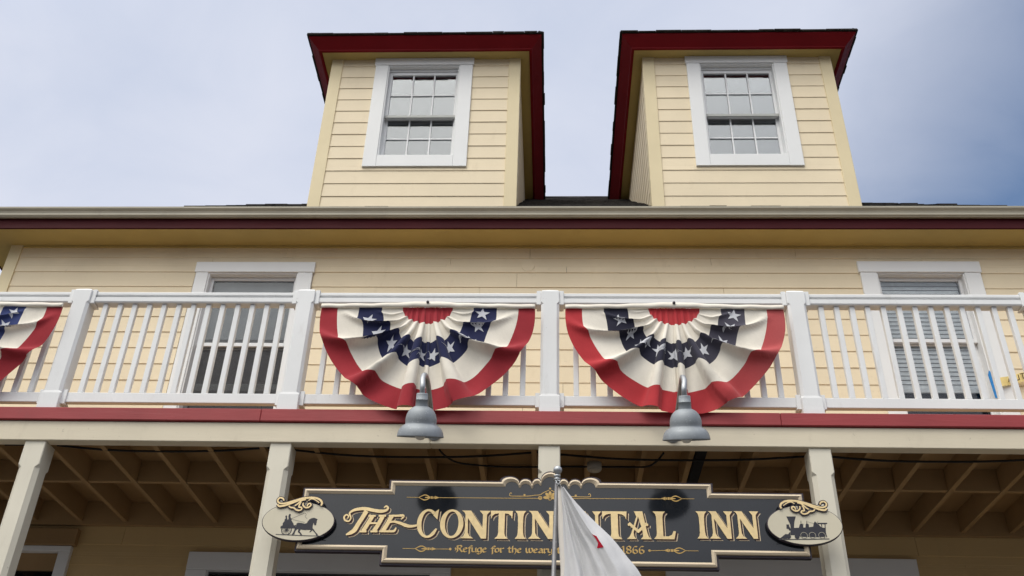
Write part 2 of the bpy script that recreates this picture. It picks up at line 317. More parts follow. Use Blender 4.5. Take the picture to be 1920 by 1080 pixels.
D={'HORSE': [[(-1.645, 3.805), (-1.637, 3.811), (-1.615, 3.81), (-1.592, 3.805), (-1.579, 3.809), (-1.574, 3.821), (-1.565, 3.834), (-1.552, 3.842), (-1.537, 3.845), (-1.525, 3.841), (-1.513, 3.836), (-1.516, 3.828), (-1.516, 3.817), (-1.518, 3.796), (-1.526, 3.795), (-1.533, 3.804), (-1.532, 3.811), (-1.536, 3.81), (-1.538, 3.794), (-1.537, 3.775), (-1.529, 3.769), (-1.517, 3.753), (-1.5, 3.737), (-1.496, 3.727), (-1.507, 3.727), (-1.512, 3.739), (-1.528, 3.755), (-1.538, 3.763), (-1.544, 3.752), (-1.555, 3.748), (-1.551, 3.756), (-1.546, 3.762), (-1.555, 3.765), (-1.586, 3.763), (-1.612, 3.766), (-1.618, 3.754), (-1.604, 3.74), (-1.597, 3.729), (-1.609, 3.729), (-1.615, 3.74), (-1.628, 3.749), (-1.627, 3.769), (-1.635, 3.767), (-1.645, 3.755), (-1.649, 3.733), (-1.665, 3.732), (-1.657, 3.749), (-1.652, 3.769), (-1.646, 3.783)]], 'CART': [[(-1.745, 3.772), (-1.744, 3.785), (-1.733, 3.792), (-1.734, 3.807), (-1.726, 3.819), (-1.725, 3.832), (-1.719, 3.839), (-1.725, 3.851), (-1.721, 3.859), (-1.713, 3.856), (-1.712, 3.842), (-1.705, 3.827), (-1.701, 3.837), (-1.705, 3.853), (-1.702, 3.867), (-1.695, 3.87), (-1.69, 3.863), (-1.691, 3.851), (-1.686, 3.84), (-1.679, 3.836), (-1.682, 3.829), (-1.676, 3.819), (-1.665, 3.806), (-1.66, 3.792), (-1.648, 3.797), (-1.647, 3.773), (-1.721, 3.772)]], 'WHEELC': (-1.703, 3.762), 'WHEELR': 0.034, 'HLINES': [[(-1.768, 3.732), (-1.67, 3.729), (-1.58, 3.726), (-1.46, 3.725)], [(-1.683, 3.836), (-1.644, 3.856), (-1.6, 3.876)], [(-1.6, 3.876), (-1.59, 3.866), (-1.596, 3.853), (-1.581, 3.839)], [(-1.676, 3.832), (-1.593, 3.813)], [(-1.661, 3.79), (-1.626, 3.793)]], 'LOCO': [[(1.485, 3.819), (1.537, 3.82), (1.544, 3.84), (1.552, 3.848), (1.552, 3.858), (1.556, 3.87), (1.557, 3.858), (1.555, 3.848), (1.565, 3.842), (1.565, 3.822), (1.578, 3.823), (1.582, 3.843), (1.588, 3.849), (1.589, 3.86), (1.593, 3.871), (1.594, 3.86), (1.592, 3.849), (1.601, 3.843), (1.6, 3.825), (1.627, 3.829), (1.632, 3.849), (1.642, 3.864), (1.652, 3.851), (1.656, 3.844), (1.655, 3.854), (1.718, 3.855), (1.715, 3.848), (1.705, 3.846), (1.7, 3.791), (1.704, 3.761), (1.7, 3.761), (1.693, 3.774), (1.688, 3.764), (1.651, 3.761), (1.537, 3.762), (1.528, 3.772), (1.478, 3.772)], [(1.468, 3.893), (1.527, 3.894), (1.513, 3.857), (1.506, 3.82), (1.486, 3.819), (1.485, 3.843)], [(1.462, 3.841), (1.479, 3.841), (1.477, 3.83), (1.483, 3.818), (1.484, 3.803), (1.475, 3.801), (1.471, 3.812), (1.459, 3.813)], [(1.408, 3.748), (1.449, 3.779), (1.466, 3.776), (1.471, 3.787), (1.479, 3.791), (1.475, 3.757), (1.451, 3.748)]], 'LOCOHOLE': [[(1.683, 3.844), (1.699, 3.843), (1.697, 3.822), (1.682, 3.822)], [(1.661, 3.844), (1.677, 3.844), (1.677, 3.824)]], 'LWHEELS': [((1.465, 3.763), 0.015, 0), ((1.518, 3.763), 0.015, 0), ((1.562, 3.77), 0.022, 1), ((1.614, 3.771), 0.022, 1), ((1.673, 3.772), 0.022, 1)], 'LLINES': [[(1.402, 3.742), (1.557, 3.746), (1.715, 3.751)], [(1.559, 3.848), (1.57, 3.842)], [(1.599, 3.86), (1.616, 3.853), (1.645, 3.849), (1.662, 3.864)]], 'SCROLL': [([(-1.785, 3.929), (-1.771, 3.916), (-1.735, 3.922), (-1.692, 3.939), (-1.641, 3.961), (-1.589, 3.975), (-1.544, 3.975), (-1.51, 3.961), (-1.496, 3.94), (-1.501, 3.923)], 0.011), ([(-1.746, 3.953), (-1.755, 3.968), (-1.774, 3.973), (-1.787, 3.96), (-1.783, 3.944), (-1.763, 3.934), (-1.728, 3.938), (-1.677, 3.955), (-1.62, 3.973), (-1.58, 3.979)], 0.009), ([(-1.71, 3.92), (-1.697, 3.909), (-1.676, 3.906), (-1.658, 3.893), (-1.635, 3.889), (-1.622, 3.899), (-1.629, 3.91), (-1.642, 3.911), (-1.64, 3.931), (-1.632, 3.945)], 0.008), ([(-1.618, 3.941), (-1.617, 3.924), (-1.602, 3.91), (-1.583, 3.909), (-1.566, 3.924), (-1.572, 3.936), (-1.585, 3.932), (-1.59, 3.915)], 0.008), ([(-1.671, 3.92), (-1.655, 3.931), (-1.631, 3.955), (-1.605, 3.962)], 0.008), ([(-1.586, 3.955), (-1.57, 3.967), (-1.546, 3.963), (-1.514, 3.942)], 0.006)], 'OVALC': [(-1.63, 3.824), (1.57, 3.842)], 'THE': [([(-1.327, 3.856), (-1.323, 3.871), (-1.337, 3.881), (-1.351, 3.866), (-1.341, 3.843), (-1.318, 3.838), (-1.306, 3.86), (-1.318, 3.89), (-1.297, 3.91), (-1.263, 3.92), (-1.218, 3.923), (-1.166, 3.913), (-1.117, 3.907), (-1.083, 3.914), (-1.072, 3.93), (-1.084, 3.942), (-1.097, 3.931)], [0.006, 0.008, 0.01, 0.011, 0.011, 0.01, 0.009, 0.012, 0.017, 0.02, 0.022, 0.022, 0.022, 0.017, 0.013, 0.011, 0.009]), ([(-1.21, 3.908), (-1.231, 3.864), (-1.255, 3.818), (-1.273, 3.781), (-1.296, 3.762), (-1.325, 3.748)], [0.03, 0.028, 0.028, 0.03, 0.025, 0.008]), ([(-1.168, 3.873), (-1.194, 3.819), (-1.218, 3.774)], [0.028, 0.026, 0.028]), ([(-1.101, 3.874), (-1.124, 3.819), (-1.148, 3.775)], [0.028, 0.026, 0.028]), ([(-1.195, 3.826), (-1.125, 3.827)], [0.012, 0.012]), ([(-1.194, 3.875), (-1.146, 3.876)], [0.012, 0.012]), ([(-1.127, 3.876), (-1.079, 3.877)], [0.012, 0.012]), ([(-1.24, 3.771), (-1.195, 3.771)], [0.012, 0.012]), ([(-1.17, 3.772), (-1.124, 3.772)], [0.012, 0.012]), ([(-1.043, 3.875), (-1.067, 3.82), (-1.091, 3.775)], [0.028, 0.026, 0.028]), ([(-1.062, 3.877), (-1.008, 3.878), (-0.968, 3.878), (-0.979, 3.853)], [0.012, 0.014, 0.018, 0.006]), ([(-1.067, 3.828), (-1.03, 3.838), (-0.991, 3.831), (-0.945, 3.814), (-0.913, 3.809), (-0.878, 3.815), (-0.87, 3.826)], [0.01, 0.014, 0.018, 0.022, 0.018, 0.013, 0.008]), ([(-1.113, 3.773), (-1.037, 3.774), (-1.017, 3.778), (-1.007, 3.8)], [0.012, 0.014, 0.016, 0.006])], 'FLAG_H': [(0.013, 3.656), (0.016, 3.573), (0.02, 3.491), (0.024, 3.4), (0.029, 3.305), (0.033, 3.238), (0.035, 3.162)], 'FLAG_S': [(0.036, 3.651), (0.041, 3.567), (0.047, 3.486), (0.049, 3.395), (0.053, 3.301), (0.057, 3.234), (0.053, 3.158)], 'FLAG_R': [(0.048, 3.609), (0.087, 3.542), (0.127, 3.468), (0.184, 3.373), (0.243, 3.302), (0.283, 3.231), (0.328, 3.141)], 'FLAG_O': [(0.053, 3.663), (0.1, 3.599), (0.165, 3.523), (0.234, 3.453), (0.307, 3.379), (0.378, 3.286), (0.449, 3.184)], 'STAR': [(0.195, 3.355), (0.219, 3.343), (0.233, 3.318), (0.254, 3.286), (0.238, 3.286), (0.22, 3.286), (0.226, 3.309), (0.212, 3.335)], 'GROM': [(0.027, 3.643)], 'POLE': [(0.016, 3.696), (-0.004, 3.162)], 'BALL': [(0.02, 3.74)]}

# ------------------------------------------------------------------ setting
def sheet(name, x0, x1, y0, y1, z, mat):
    b = MB(); b.add([(x0, y0, z), (x1, y0, z), (x1, y1, z), (x0, y1, z)], [(0, 1, 2, 3)])
    return tag(b.build(name, mat), kind='structure')
sheet('ground', -600, 600, -600, 600, -.15, M['asphalt'])
b = MB(); b.box(-60, 60, 3.0, 5.6, -.3, .0, bev=.02); tag(b.build('sidewalk', M['concrete']), kind='structure')

# ------------------------------------------------------------------ the inn
INN = empty('inn_building', (.27, 8.0, 0))
tag(INN, 'two storey pale yellow clapboard inn with red trim, white balcony and two dormers', 'building')
WX0, WX1, DW, DB = -5.49, 6.03, 7.95, 19.2          # wall faces
SOF = 7.365                                        # eave soffit height

def siding(mb, x0, x1, z0, z1, y, e, zref, holes=(), proud=.0108, jag=True):
    """lapped boards: each course leans out to a proud bottom edge"""
    k = math.floor((z0-zref)/e + 1e-6)
    while zref+k*e < z1-.004:
        za0, zb0 = max(z0, zref+k*e), min(z1, zref+(k+1)*e); k += 1
        if zb0-za0 < .01: continue
        lv = sorted({za0, zb0}|{h for hh in holes for h in hh[2:] if za0+.004 < h < zb0-.004})
        parts = []
        for za, zb in zip(lv, lv[1:]):
            spans = [(x0, x1)]
            for hx0, hx1, hz0, hz1 in holes:
                if not (hz0 < zb-.001 and hz1 > za+.001): continue
                ns = []
                for a, c in spans:
                    if hx1 <= a or hx0 >= c: ns.append((a, c)); continue
                    if hx0 > a: ns.append((a, hx0))
                    if hx1 < c: ns.append((hx1, c))
                spans = ns
            parts += [(a, c, za, zb) for a, c in spans]
        for a, c, za, zb in parts:
            # break long courses at random butt joints
            xs = [a]
            while jag and c-xs[-1] > 3.4:
                nx = xs[-1]+random.uniform(1.6, 3.2)
                if c-nx < .5: break
                xs.append(nx)
            xs.append(c)
            for i in range(len(xs)-1):
                p, q = xs[i]+(.0014 if i else 0), xs[i+1]-(.0014 if i < len(xs)-2 else 0)
                d = random.uniform(-.0012, .0012)
                fr = lambda z_: y-.004-(proud-.004)*(zb0-z_)/(zb0-za0)
                prof = [(fr(zb), zb), (fr(za)-d, za+.0015), (fr(za)-d+.001, za), (y+.02, za), (y+.02, zb)]
                mb.prism_x(prof, p, q)
def window_holes(): return [(-3.54, -2.36, 4.9, 7.12), (2.925, 4.06, 4.9, 7.14)]
w = MB()
siding(w, WX0+.12, WX1-.12, 4.69, SOF, DW, E_, Z0, window_holes())
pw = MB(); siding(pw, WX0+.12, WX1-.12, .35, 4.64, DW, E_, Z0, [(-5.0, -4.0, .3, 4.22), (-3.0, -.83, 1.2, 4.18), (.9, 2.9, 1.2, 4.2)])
pw.build('porch_wall', M['siding_porch_shade'], INN)
# side and back walls
w.box(WX0, WX0+.12, DW+.02, DB, .3, SOF, bev=0); w.box(WX1-.12, WX1, DW+.02, DB, .3, SOF, bev=0); w.box(WX0, WX1, DB, DB+.1, .3, SOF, bev=0)
w.build('wall', M['siding'], INN)
simple('backing_wall', M['dark'], INN, (WX0+.13, WX1-.13, DW+.16, DW+.2, .3, SOF-.02), bev=0)
for x0, x1 in ((WX0, WX0+.12), (WX1-.12, WX1)):
    simple('corner_board', M['cream'], INN, (x0-.003, x1, DW-.022, DW+.03, .35, SOF-.002))
# round plug patch and a few gouges on the siding
pb = MB(); n = 28
ring = [[(-.258+r*cos(2*pi*k/n), y, 7.124+r*sin(2*pi*k/n)) for k in range(n)] for r, y in ((.064, DW-.004), (.064, DW-.013), (.060, DW-.014), (.02, DW-.0142))]
pb.rings(ring, smooth=False); pb.build('vent_plug', M['siding'], INN)

# main eaves: soffit, fascia, gutter all round the front and left end
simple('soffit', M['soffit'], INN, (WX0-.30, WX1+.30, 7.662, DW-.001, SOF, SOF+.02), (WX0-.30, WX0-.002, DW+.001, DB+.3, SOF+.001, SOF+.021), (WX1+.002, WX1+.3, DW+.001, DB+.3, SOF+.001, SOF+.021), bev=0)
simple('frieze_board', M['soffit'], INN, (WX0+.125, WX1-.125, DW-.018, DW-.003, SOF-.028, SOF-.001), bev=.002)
fb = MB(); fb.box(WX0-.325, WX1+.325, 7.64, 7.66, SOF-.006, 7.52); fb.box(WX0-.322, WX0-.302, 7.662, DB+.3, SOF-.006, 7.52); fb.box(WX1+.302, WX1+.322, 7.662, DB+.3, SOF-.006, 7.52)
fb.build('fascia', M['eave_shade_red'], INN)
# ogee gutter profile (y, z)
def gut(o):
    return [(7.638, 7.475), (7.612, 7.468), (7.606, 7.47), (7.603, 7.478), (7.600, 7.4805), (7.594, 7.483), (7.591, 7.492), (7.592, 7.51), (7.586, 7.53), (7.574, 7.545), (7.568, 7.553), (7.567, 7.572), (7.574, 7.576), (7.578, 7.570), (7.638, 7.565)]
g = MB(); xs = WX0-.42
for a, c in ((WX0-.43, -.95), (-.949, 2.2), (2.201, WX1+.43)): g.prism_x(gut(0), a, c)
lg = [(WX0-.325-(7.638-y), z) for y, z in gut(0)]
g.prism_y(lg, 7.64, DB+.3)
g.build('gutter', M['gutter'], INN)

# main roof: hipped, shingled in shallow courses
ROOF_M = .832; EY, EZ = 7.585, 7.565
RL, RR = -4.35, 5.20            # where the visible hips leave the front eave
def roof():
    b = MB(); y = EY; zz = EZ; RY = 13.9
    n = 40; step = (RY-EY)/n
    for k in range(n):
        ya, yb = EY+k*step, EY+(k+1)*step+.02
        za, zb = EZ+(ya-EY)*ROOF_M, EZ+(yb-EY)*ROOF_M-.012
        xl, xr = RL+(ya-EY)*.98, RR-(ya-EY)*.9
        x = xl
        while x < xr-.02:
            x2 = min(xr, x+random.uniform(.16, .34)); d = random.uniform(0, .007); s = random.uniform(-.012, .012)
            vs = [(x, ya+s, za+.002+d), (x2-.004, ya+s, za+.002+d), (x2-.004, yb, zb), (x, yb, zb), (x, ya+s, za-.014), (x2-.004, ya+s, za-.014)]
            b.add(vs, [(0, 1, 2, 3), (4, 5, 1, 0)]); x = x2
    # hip ends and back, plus a deck under the shingles
    rz = EZ+(RY-EY)*ROOF_M-.02
    xl, xr = RL+(RY-EY)*.98, RR-(RY-EY)*.9
    el, er, ez = WX0-.33, WX1+.33, EZ-.03
    vs = [(RL, EY+.02, ez), (RR, EY+.02, ez), (xr, RY, rz), (xl, RY, rz), (el, EY+.02, ez-.01), (el, DB+.3, ez-.01), (er, DB+.3, ez-.01), (er, EY+.02, ez-.01)]
    b.add(vs, [(0, 1, 2, 3), (0, 3, 5, 4), (3, 2, 6, 5), (2, 1, 7, 6), (0, 4, 7, 1)])
    return b.build('roof', M['shingle'], INN, recalc=False)
roof()

# ------------------------------------------------------------------ double-hung window pieces (added under a parent part)
def trim_mesh(x0, x1, z0, z1, ox0, ox1, oz0, oz1, y, head_over=.012, sill=True):
    b = MB(); t = y-.032
    b.box(x0-head_over, x1+head_over, t-.006, y+.03, oz1, z1)                # head
    b.box(x0, ox0, t, y+.03, z0, oz1-.001); b.box(ox1, x1, t, y+.03, z0, oz1-.001)   # legs
    if sill: b.box(ox0+.001, ox1-.001, t+.001, y+.03, z0+.002, oz0)
    # jamb lining, stepped back
    j = .014
    b.box(ox0, ox0+j, y-.02, y+.15, oz0+.001, oz1-.001); b.box(ox1-j, ox1, y-.02, y+.15, oz0+.001, oz1-.001)
    b.box(ox0+j, ox1-j, y-.02, y+.15, oz1-j, oz1-.001); b.box(ox0+j, ox1-j, y-.02, y+.15, oz0, oz0+j)
    return b
def sash(x0, x1, z0, z1, y, st=.034, d=.03, top=None, bot=None):
    b = MB(); top = top or st; bot = bot or st
    b.box(x0, x0+st, y, y+d, z0, z1); b.box(x1-st, x1, y, y+d, z0, z1)
    b.box(x0+st, x1-st, y, y+d, z1-top, z1); b.box(x0+st, x1-st, y, y+d, z0, z0+bot)
    return b
def pane_mesh(x0, x1, z0, z1, y):
    b = MB(); b.box(x0, x1, y, y+.004, z0, z1, bev=0); return b

# ------------------------------------------------------------------ dormers
def dormer(x0, x1, wx0, wx1, label):
    DY, base, top = 8.0, 7.6, 10.05
    b = MB(); cb = .125
    hole = (wx0+.02, wx1-.02, 8.45, 10.04)
    siding(b, x0+cb, x1-cb, 7.86, top, DY, .1729, D0, [hole], jag=False)
    # cheek walls, boards running back
    for sx, s in ((x0, 1), (x1, -1)):
        z = D0-.1729
        while z < top-.01:
            za, zb = z, min(top, z+.1729); z += .1729
            prof = [(sx+s*.003, zb), (sx-s*.001, za+.0015), (sx-s*.001, za), (sx+s*.04, za), (sx+s*.04, zb)]
            vs = [(px, DY+.115, pz) for px, pz in prof]+[(px, 11.6, pz) for px, pz in prof]
            n = 5; b.add(vs, [(i, (i+1) % n, n+(i+1) % n, n+i) for i in range(n)]+[tuple(range(n)), tuple(range(n, 2*n))])
    b.box(x0+.05, x1-.05, 11.5, 11.6, base, top, bev=0)
    d = b.build('dormer', M['siding_dormer'], INN); d['label'] = label
    def corner(sx, s):
        c = MB()
        c.box(min(sx-s*.006, sx+s*cb), max(sx-s*.006, sx+s*cb), DY-.02, DY+.012, 7.84, top-.001)
        c.box(min(sx-s*.006, sx+s*.02), max(sx-s*.006, sx+s*.02), DY+.0125, DY+.112, 7.84, top-.001)
        return c.build('corner_board', M['cream'], d)
    corner(x0, 1); corner(x1, -1)
    # soffit, flared crown fascia, shingle edge and low hip roof
    ix0, ix1, iy, iyb = x0-.107, x1+.107, DY-.135, 12.0
    o = .138; h = .10
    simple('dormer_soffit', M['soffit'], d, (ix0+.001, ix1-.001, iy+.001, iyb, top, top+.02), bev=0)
    lo = [(ix0, iyb, top-.012), (ix0, iy, top-.012), (ix1, iy, top-.012), (ix1, iyb, top-.012)]
    l2 = [(ix0-.03, iyb, top-.012), (ix0-.03, iy-.03, top-.012), (ix1+.03, iy-.03, top-.012), (ix1+.03, iyb, top-.012)]
    l3 = [(ix0-.034, iyb, top+.0), (ix0-.034, iy-.034, top+.0), (ix1+.034, iy-.034, top+.0), (ix1+.034, iyb, top+.0)]
    l4 = [(ix0-o, iyb, top+h), (ix0-o, iy-o, top+h), (ix1+o, iy-o, top+h), (ix1+o, iyb, top+h)]
    l5 = [(ix0-o, iyb, top+h+.02), (ix0-o, iy-o, top+h+.02), (ix1+o, iy-o, top+h+.02), (ix1+o, iyb, top+h+.02)]
    l6 = [(ix0+.02, iyb, top+h+.02), (ix0+.02, iy+.02, top+h+.02), (ix1-.02, iy+.02, top+h+.02), (ix1-.02, iyb, top+h+.02)]
    l0 = [(ix0, iyb, top+.02), (ix0, iy, top+.02), (ix1, iy, top+.02), (ix1, iyb, top+.02)]
    f = MB(); f.rings([l0, lo, l2, l3, l4, l5, l6], smooth=False, close=False, caps=False)
    f.build('dormer_fascia', M['maroon'], d)
    r = MB(); ez = top+h+.022; e = o+.018
    cx = (x0+x1)/2
    r.add([(ix0-e, iy-e, ez), (ix1+e, iy-e, ez), (ix1+e, iyb+1.5, ez), (ix0-e, iyb+1.5, ez), (cx, iy+1.1, ez+.72), (cx, iyb+1.5, ez+.72)], [(0, 1, 4), (1, 2, 5, 4), (0, 4, 5, 3), (0, 3, 2, 1)])
    def tabs(p, q, nrm):
        L = (Vector(q)-Vector(p)).length; t = 0; dv = (Vector(q)-Vector(p)).normalized()
        while t < L-.01:
            t2 = min(L, t+random.uniform(.10, .32)); a = Vector(p)+dv*t; c = Vector(p)+dv*(t2-.004)
            out = Vector(nrm)*random.uniform(.004, .016); z0 = -.004+random.uniform(-.003, .002); z1 = .008+random.uniform(0, .009)
            ins = -Vector(nrm)*.05
            vs = [a+out+Vector((0, 0, z0)), c+out+Vector((0, 0, z0)), c+out+Vector((0, 0, z1)), a+out+Vector((0, 0, z1)), a+ins+Vector((0, 0, z0)), c+ins+Vector((0, 0, z0)), c+ins+Vector((0, 0, z1+.02)), a+ins+Vector((0, 0, z1+.02))]
            r.add(vs, [(0, 1, 2, 3), (0, 4, 5, 1), (3, 2, 6, 7), (0, 3, 7, 4), (1, 5, 6, 2)]); t = t2
    tabs((ix0-e, iy-e, ez), (ix1+e, iy-e, ez), (0, -1, 0)); tabs((ix1+e, iy-e, ez), (ix1+e, iyb, ez), (1, 0, 0)); tabs((ix0-e, iyb, ez), (ix0-e, iy-e, ez), (-1, 0, 0))
    r.build('dormer_roof', M['shingle'], d)
    # window
    ox0, ox1, oz0, oz1 = wx0+.155, wx1-.155, 8.585, 9.942
    trim_mesh(wx0+.008, wx1-.008, 8.43, 10.046, ox0, ox1, oz0, oz1, DY).build('window_frame', M['trim'], d)
    a, c = ox0+.014, ox1-.014; mz = 9.215
    us = sash(a, c, mz-.02, oz1-.04, DY+.045, .032, .03, .05, .036); us.box(a, c, DY+.03, DY+.044, oz1-.045, oz1-.0145)
    us.build('sash', M['vinyl'], d)
    sash(a, c, oz0+.014, mz+.016, DY+.085, .032, .03, .03, .042).build('sash', M['vinyl'], d)
    simple('meeting_rail', M['vinylgrey'], d, (a+.002, c-.002, DY+.028, DY+.0445, mz-.034, mz+.004))
    for z0, z1, y in ((mz+.016, oz1-.09, DY+.062), (oz0+.056, mz-.014, DY+.10)):
        pane_mesh(a+.034, c-.034, z0, z1, y).build('window_pane', M['glass_d'], d)
        mu = MB(); gx0, gx1 = a+.034, c-.034; yy = y-.012
        for k in (1, 2):
            xm = gx0+(gx1-gx0)*k/3; mu.box(xm-.0085, xm+.0085, yy, yy+.007, z0, z1, bev=.001)
        zm = z0+(z1-z0)*.5; 
        xs = [gx0, gx0+(gx1-gx0)/3-.009, gx0+(gx1-gx0)/3+.009, gx0+(gx1-gx0)*2/3-.009, gx0+(gx1-gx0)*2/3+.009, gx1]
        for i in (0, 2, 4): mu.box(xs[i], xs[i+1], yy+.0005, yy+.0065, zm-.0085, zm+.0085, bev=.001)
        mu.build('muntin_grid', M['vinyl'], d)
        simple('window_shade', M['shade'], d, (a+.01, c-.01, y+.035, y+.04, z0-.05, z1+.03), bev=0)
    return d
dormer(-2.557, -.398, -2.055, -.926, 'left dormer with shade pulled in its six over six window')
dormer(1.0, 3.10, 1.474, 2.61, 'right dormer with long cheek wall visible on its left')

# ------------------------------------------------------------------ balcony windows
def big_window(x0, x1, ox0, ox1, zt, zo, kind, label):
    y = DW; z0 = 5.02
    fr = trim_mesh(x0, x1, z0, zt, ox0, ox1, z0+.14, zo, y, .014)
    d = fr.build('window', M['trim'], INN); d['label'] = label
    a, c = ox0+.014, ox1-.014; mz = 6.25 if kind == 'dark' else 6.33; s = .038
    oz0 = z0+.154; top = zo-.015
    sash(a, c, mz-.02, top, y+.04, .03, .03, .035, .04).build('sash', M['vinyl'], d)
    sash(a, c, oz0, mz+.01, y+.08, .03, .03, .04, .05).build('sash', M['vinyl'], d)
    for z0_, z1, yy in ((mz+.02, top-.03, y+.055), (oz0+.05, mz-.022, y+.095)):
        pane_mesh(a+.03, c-.03, z0_, z1, yy).build('window_pane', M['glass'], d)
    if kind == 'dark': simple('insect_screen', M['screen'], d, (a+.004, c-.004, y+.058, y+.0595, oz0+.006, mz-.022), bev=0)
    if kind == 'dark':
        simple('window_shade', M['shade'], d, (a+.02, c-.02, y+.118, y+.122, mz+.10, top), bev=0)
        simple('curtain', M['dark'], d, (a, c, y+.138, y+.142, oz0, top), bev=0)
        simple('sash_stop', M['vinylgrey'], d, (a+.035, c-.035, y+.112, y+.13, 5.80, 5.87), bev=.004)
    else:
        b = MB(); z = 5.87
        while z < top-.03:
            b.add([(a+.02, y+.112, z), (c-.02, y+.112, z), (c-.02, y+.123, z+.043), (a+.02, y+.123, z+.043), (a+.02, y+.1125, z-.002), (c-.02, y+.1125, z-.002)], [(0, 1, 2, 3), (4, 5, 1, 0)]); z += .0445
        b.box(a+.02, c-.02, y+.106, y+.126, 5.825, 5.866, bev=.003)
        b.build('blind', M['blind'], d)
        simple('curtain', M['dark'], d, (a, c, y+.138, y+.142, oz0, top), bev=0)
    return d
big_window(-3.525, -2.365, -3.40, -2.51, 7.15, 7.03, 'dark', 'left balcony window with dark glass and half screen')
big_window(2.925, 4.055, 3.08, 3.905, 7.17, 7.045, 'blind', 'right balcony window with white blinds lowered')

# ------------------------------------------------------------------ porch level openings (only their heads show)
def porch_opening(name, x0, x1, zt, th, legw, label, panel):
    b = MB(); y = DW
    b.box(x0, x1, y-.05, y+.03, zt-th, zt); b.box(x0, x0+legw, y-.046, y+.03, .36, zt-th-.001); b.box(x1-legw, x1, y-.046, y+.03, .36, zt-th-.001)
    d = b.build(name, M['trim'], INN); d['label'] = label
    simple('panel', panel, d, (x0+legw+.001, x1-legw-.001, y+.02, y+.05, 4.07, zt-th-.002), bev=0)
    pane_mesh(x0+legw+.001, x1-legw-.001, .4, 4.065, y+.03).build('window_pane', M['glass'], d)
    return d
porch_opening('porch_door', -5.0, -4.0, 4.258, .042, .10, 'porch door with white frame at far left', M['porch'])
porch_opening('porch_window', -3.0, -.83, 4.225, .145, .17, 'wide porch window behind left half of sign', M['roomgrey'])
porch_opening('porch_window', .9, 2.9, 4.248, .20, .24, 'wide porch window behind right half of sign', M['roomgrey'])
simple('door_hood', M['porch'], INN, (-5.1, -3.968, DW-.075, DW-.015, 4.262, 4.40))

# ------------------------------------------------------------------ balcony floor over the porch
PX = [-5.45, -3.614, -1.883, -.031, 1.792, 3.536, 5.37]      # post centres
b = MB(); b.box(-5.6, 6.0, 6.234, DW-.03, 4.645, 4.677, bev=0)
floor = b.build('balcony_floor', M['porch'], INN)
eb = MB()
for a, c in ((-5.62, -2.05), (-2.048, 1.55), (1.552, 6.02)): eb.box(a, c, 6.190, 6.232, 4.590, 4.684, bev=.004)
eb.build('edge_board', M['red'], floor)
bb = MB()
for a, c in ((-5.6, -.849), (-.847, 6.0)): bb.box(a, c, 6.212, 6.30, 4.440, 4.587, bev=.004)
bb.build('beam', M['cream_beam'], floor)
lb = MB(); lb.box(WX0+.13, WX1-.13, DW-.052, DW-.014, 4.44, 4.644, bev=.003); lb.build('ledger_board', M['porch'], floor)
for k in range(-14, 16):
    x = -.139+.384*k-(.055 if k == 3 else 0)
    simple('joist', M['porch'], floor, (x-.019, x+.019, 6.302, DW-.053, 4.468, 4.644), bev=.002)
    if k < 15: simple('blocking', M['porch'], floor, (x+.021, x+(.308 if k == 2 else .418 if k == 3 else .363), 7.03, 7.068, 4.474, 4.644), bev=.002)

# ------------------------------------------------------------------ posts, rails, columns
def chamfered(cx, cy, w, stops, pyramid=None):
    """square timber whose corners are chamfered between stops: list of (z, half width, chamfer)"""
    b = MB(); rs = []
    for z, h, c in stops:
        rs.append([(cx+x, cy+y, z) for x, y in ((-h+c, -h), (h-c, -h), (h, -h+c), (h, h-c), (h-c, h), (-h+c, h), (-h, h-c), (-h, -h+c))])
    if pyramid: z, h = pyramid; rs.append([(cx+x*.02, cy+y*.02, z) for x, y in ((-.5, -1), (.5, -1), (1, -.5), (1, .5), (.5, 1), (-.5, 1), (-1, .5), (-1, -.5))])
    b.rings(rs, smooth=False); return b
HW = .068; CY = 6.224+HW
post0 = None
def post(x):
    b = chamfered(x, CY, .136, [(4.678, HW+.006, .003), (4.735, HW+.006, .003), (4.736, HW+.004, .003), (4.815, HW+.004, .003), (4.835, HW, .019), (5.59, HW, .019), (5.606, HW, .004), (5.70, HW, .004), (5.712, HW-.006, .004)], (5.742, 0))
    return b.build('railing_post', M['white'], INN)
for x in PX: post(x)
def column(x):
    h = .074
    b = chamfered(x, 6.214+.088+.0, .148, [(.3, h+.012, .004), (.45, h+.012, .004), (.47, h, .004), (1.0, h, .004), (1.03, h, .028), (4.245, h, .028), (4.268, h, .005), (4.439, h, .005)])
    return b.build('porch_column', M['cream_post'], INN)
M['cream_post'] = paint('cream_column_paint', (.70, .66, .55), .5, (1, 1, .3), .04, .25, (.34, .28, .2), .06, chips=.2)
for x in PX: column(x)
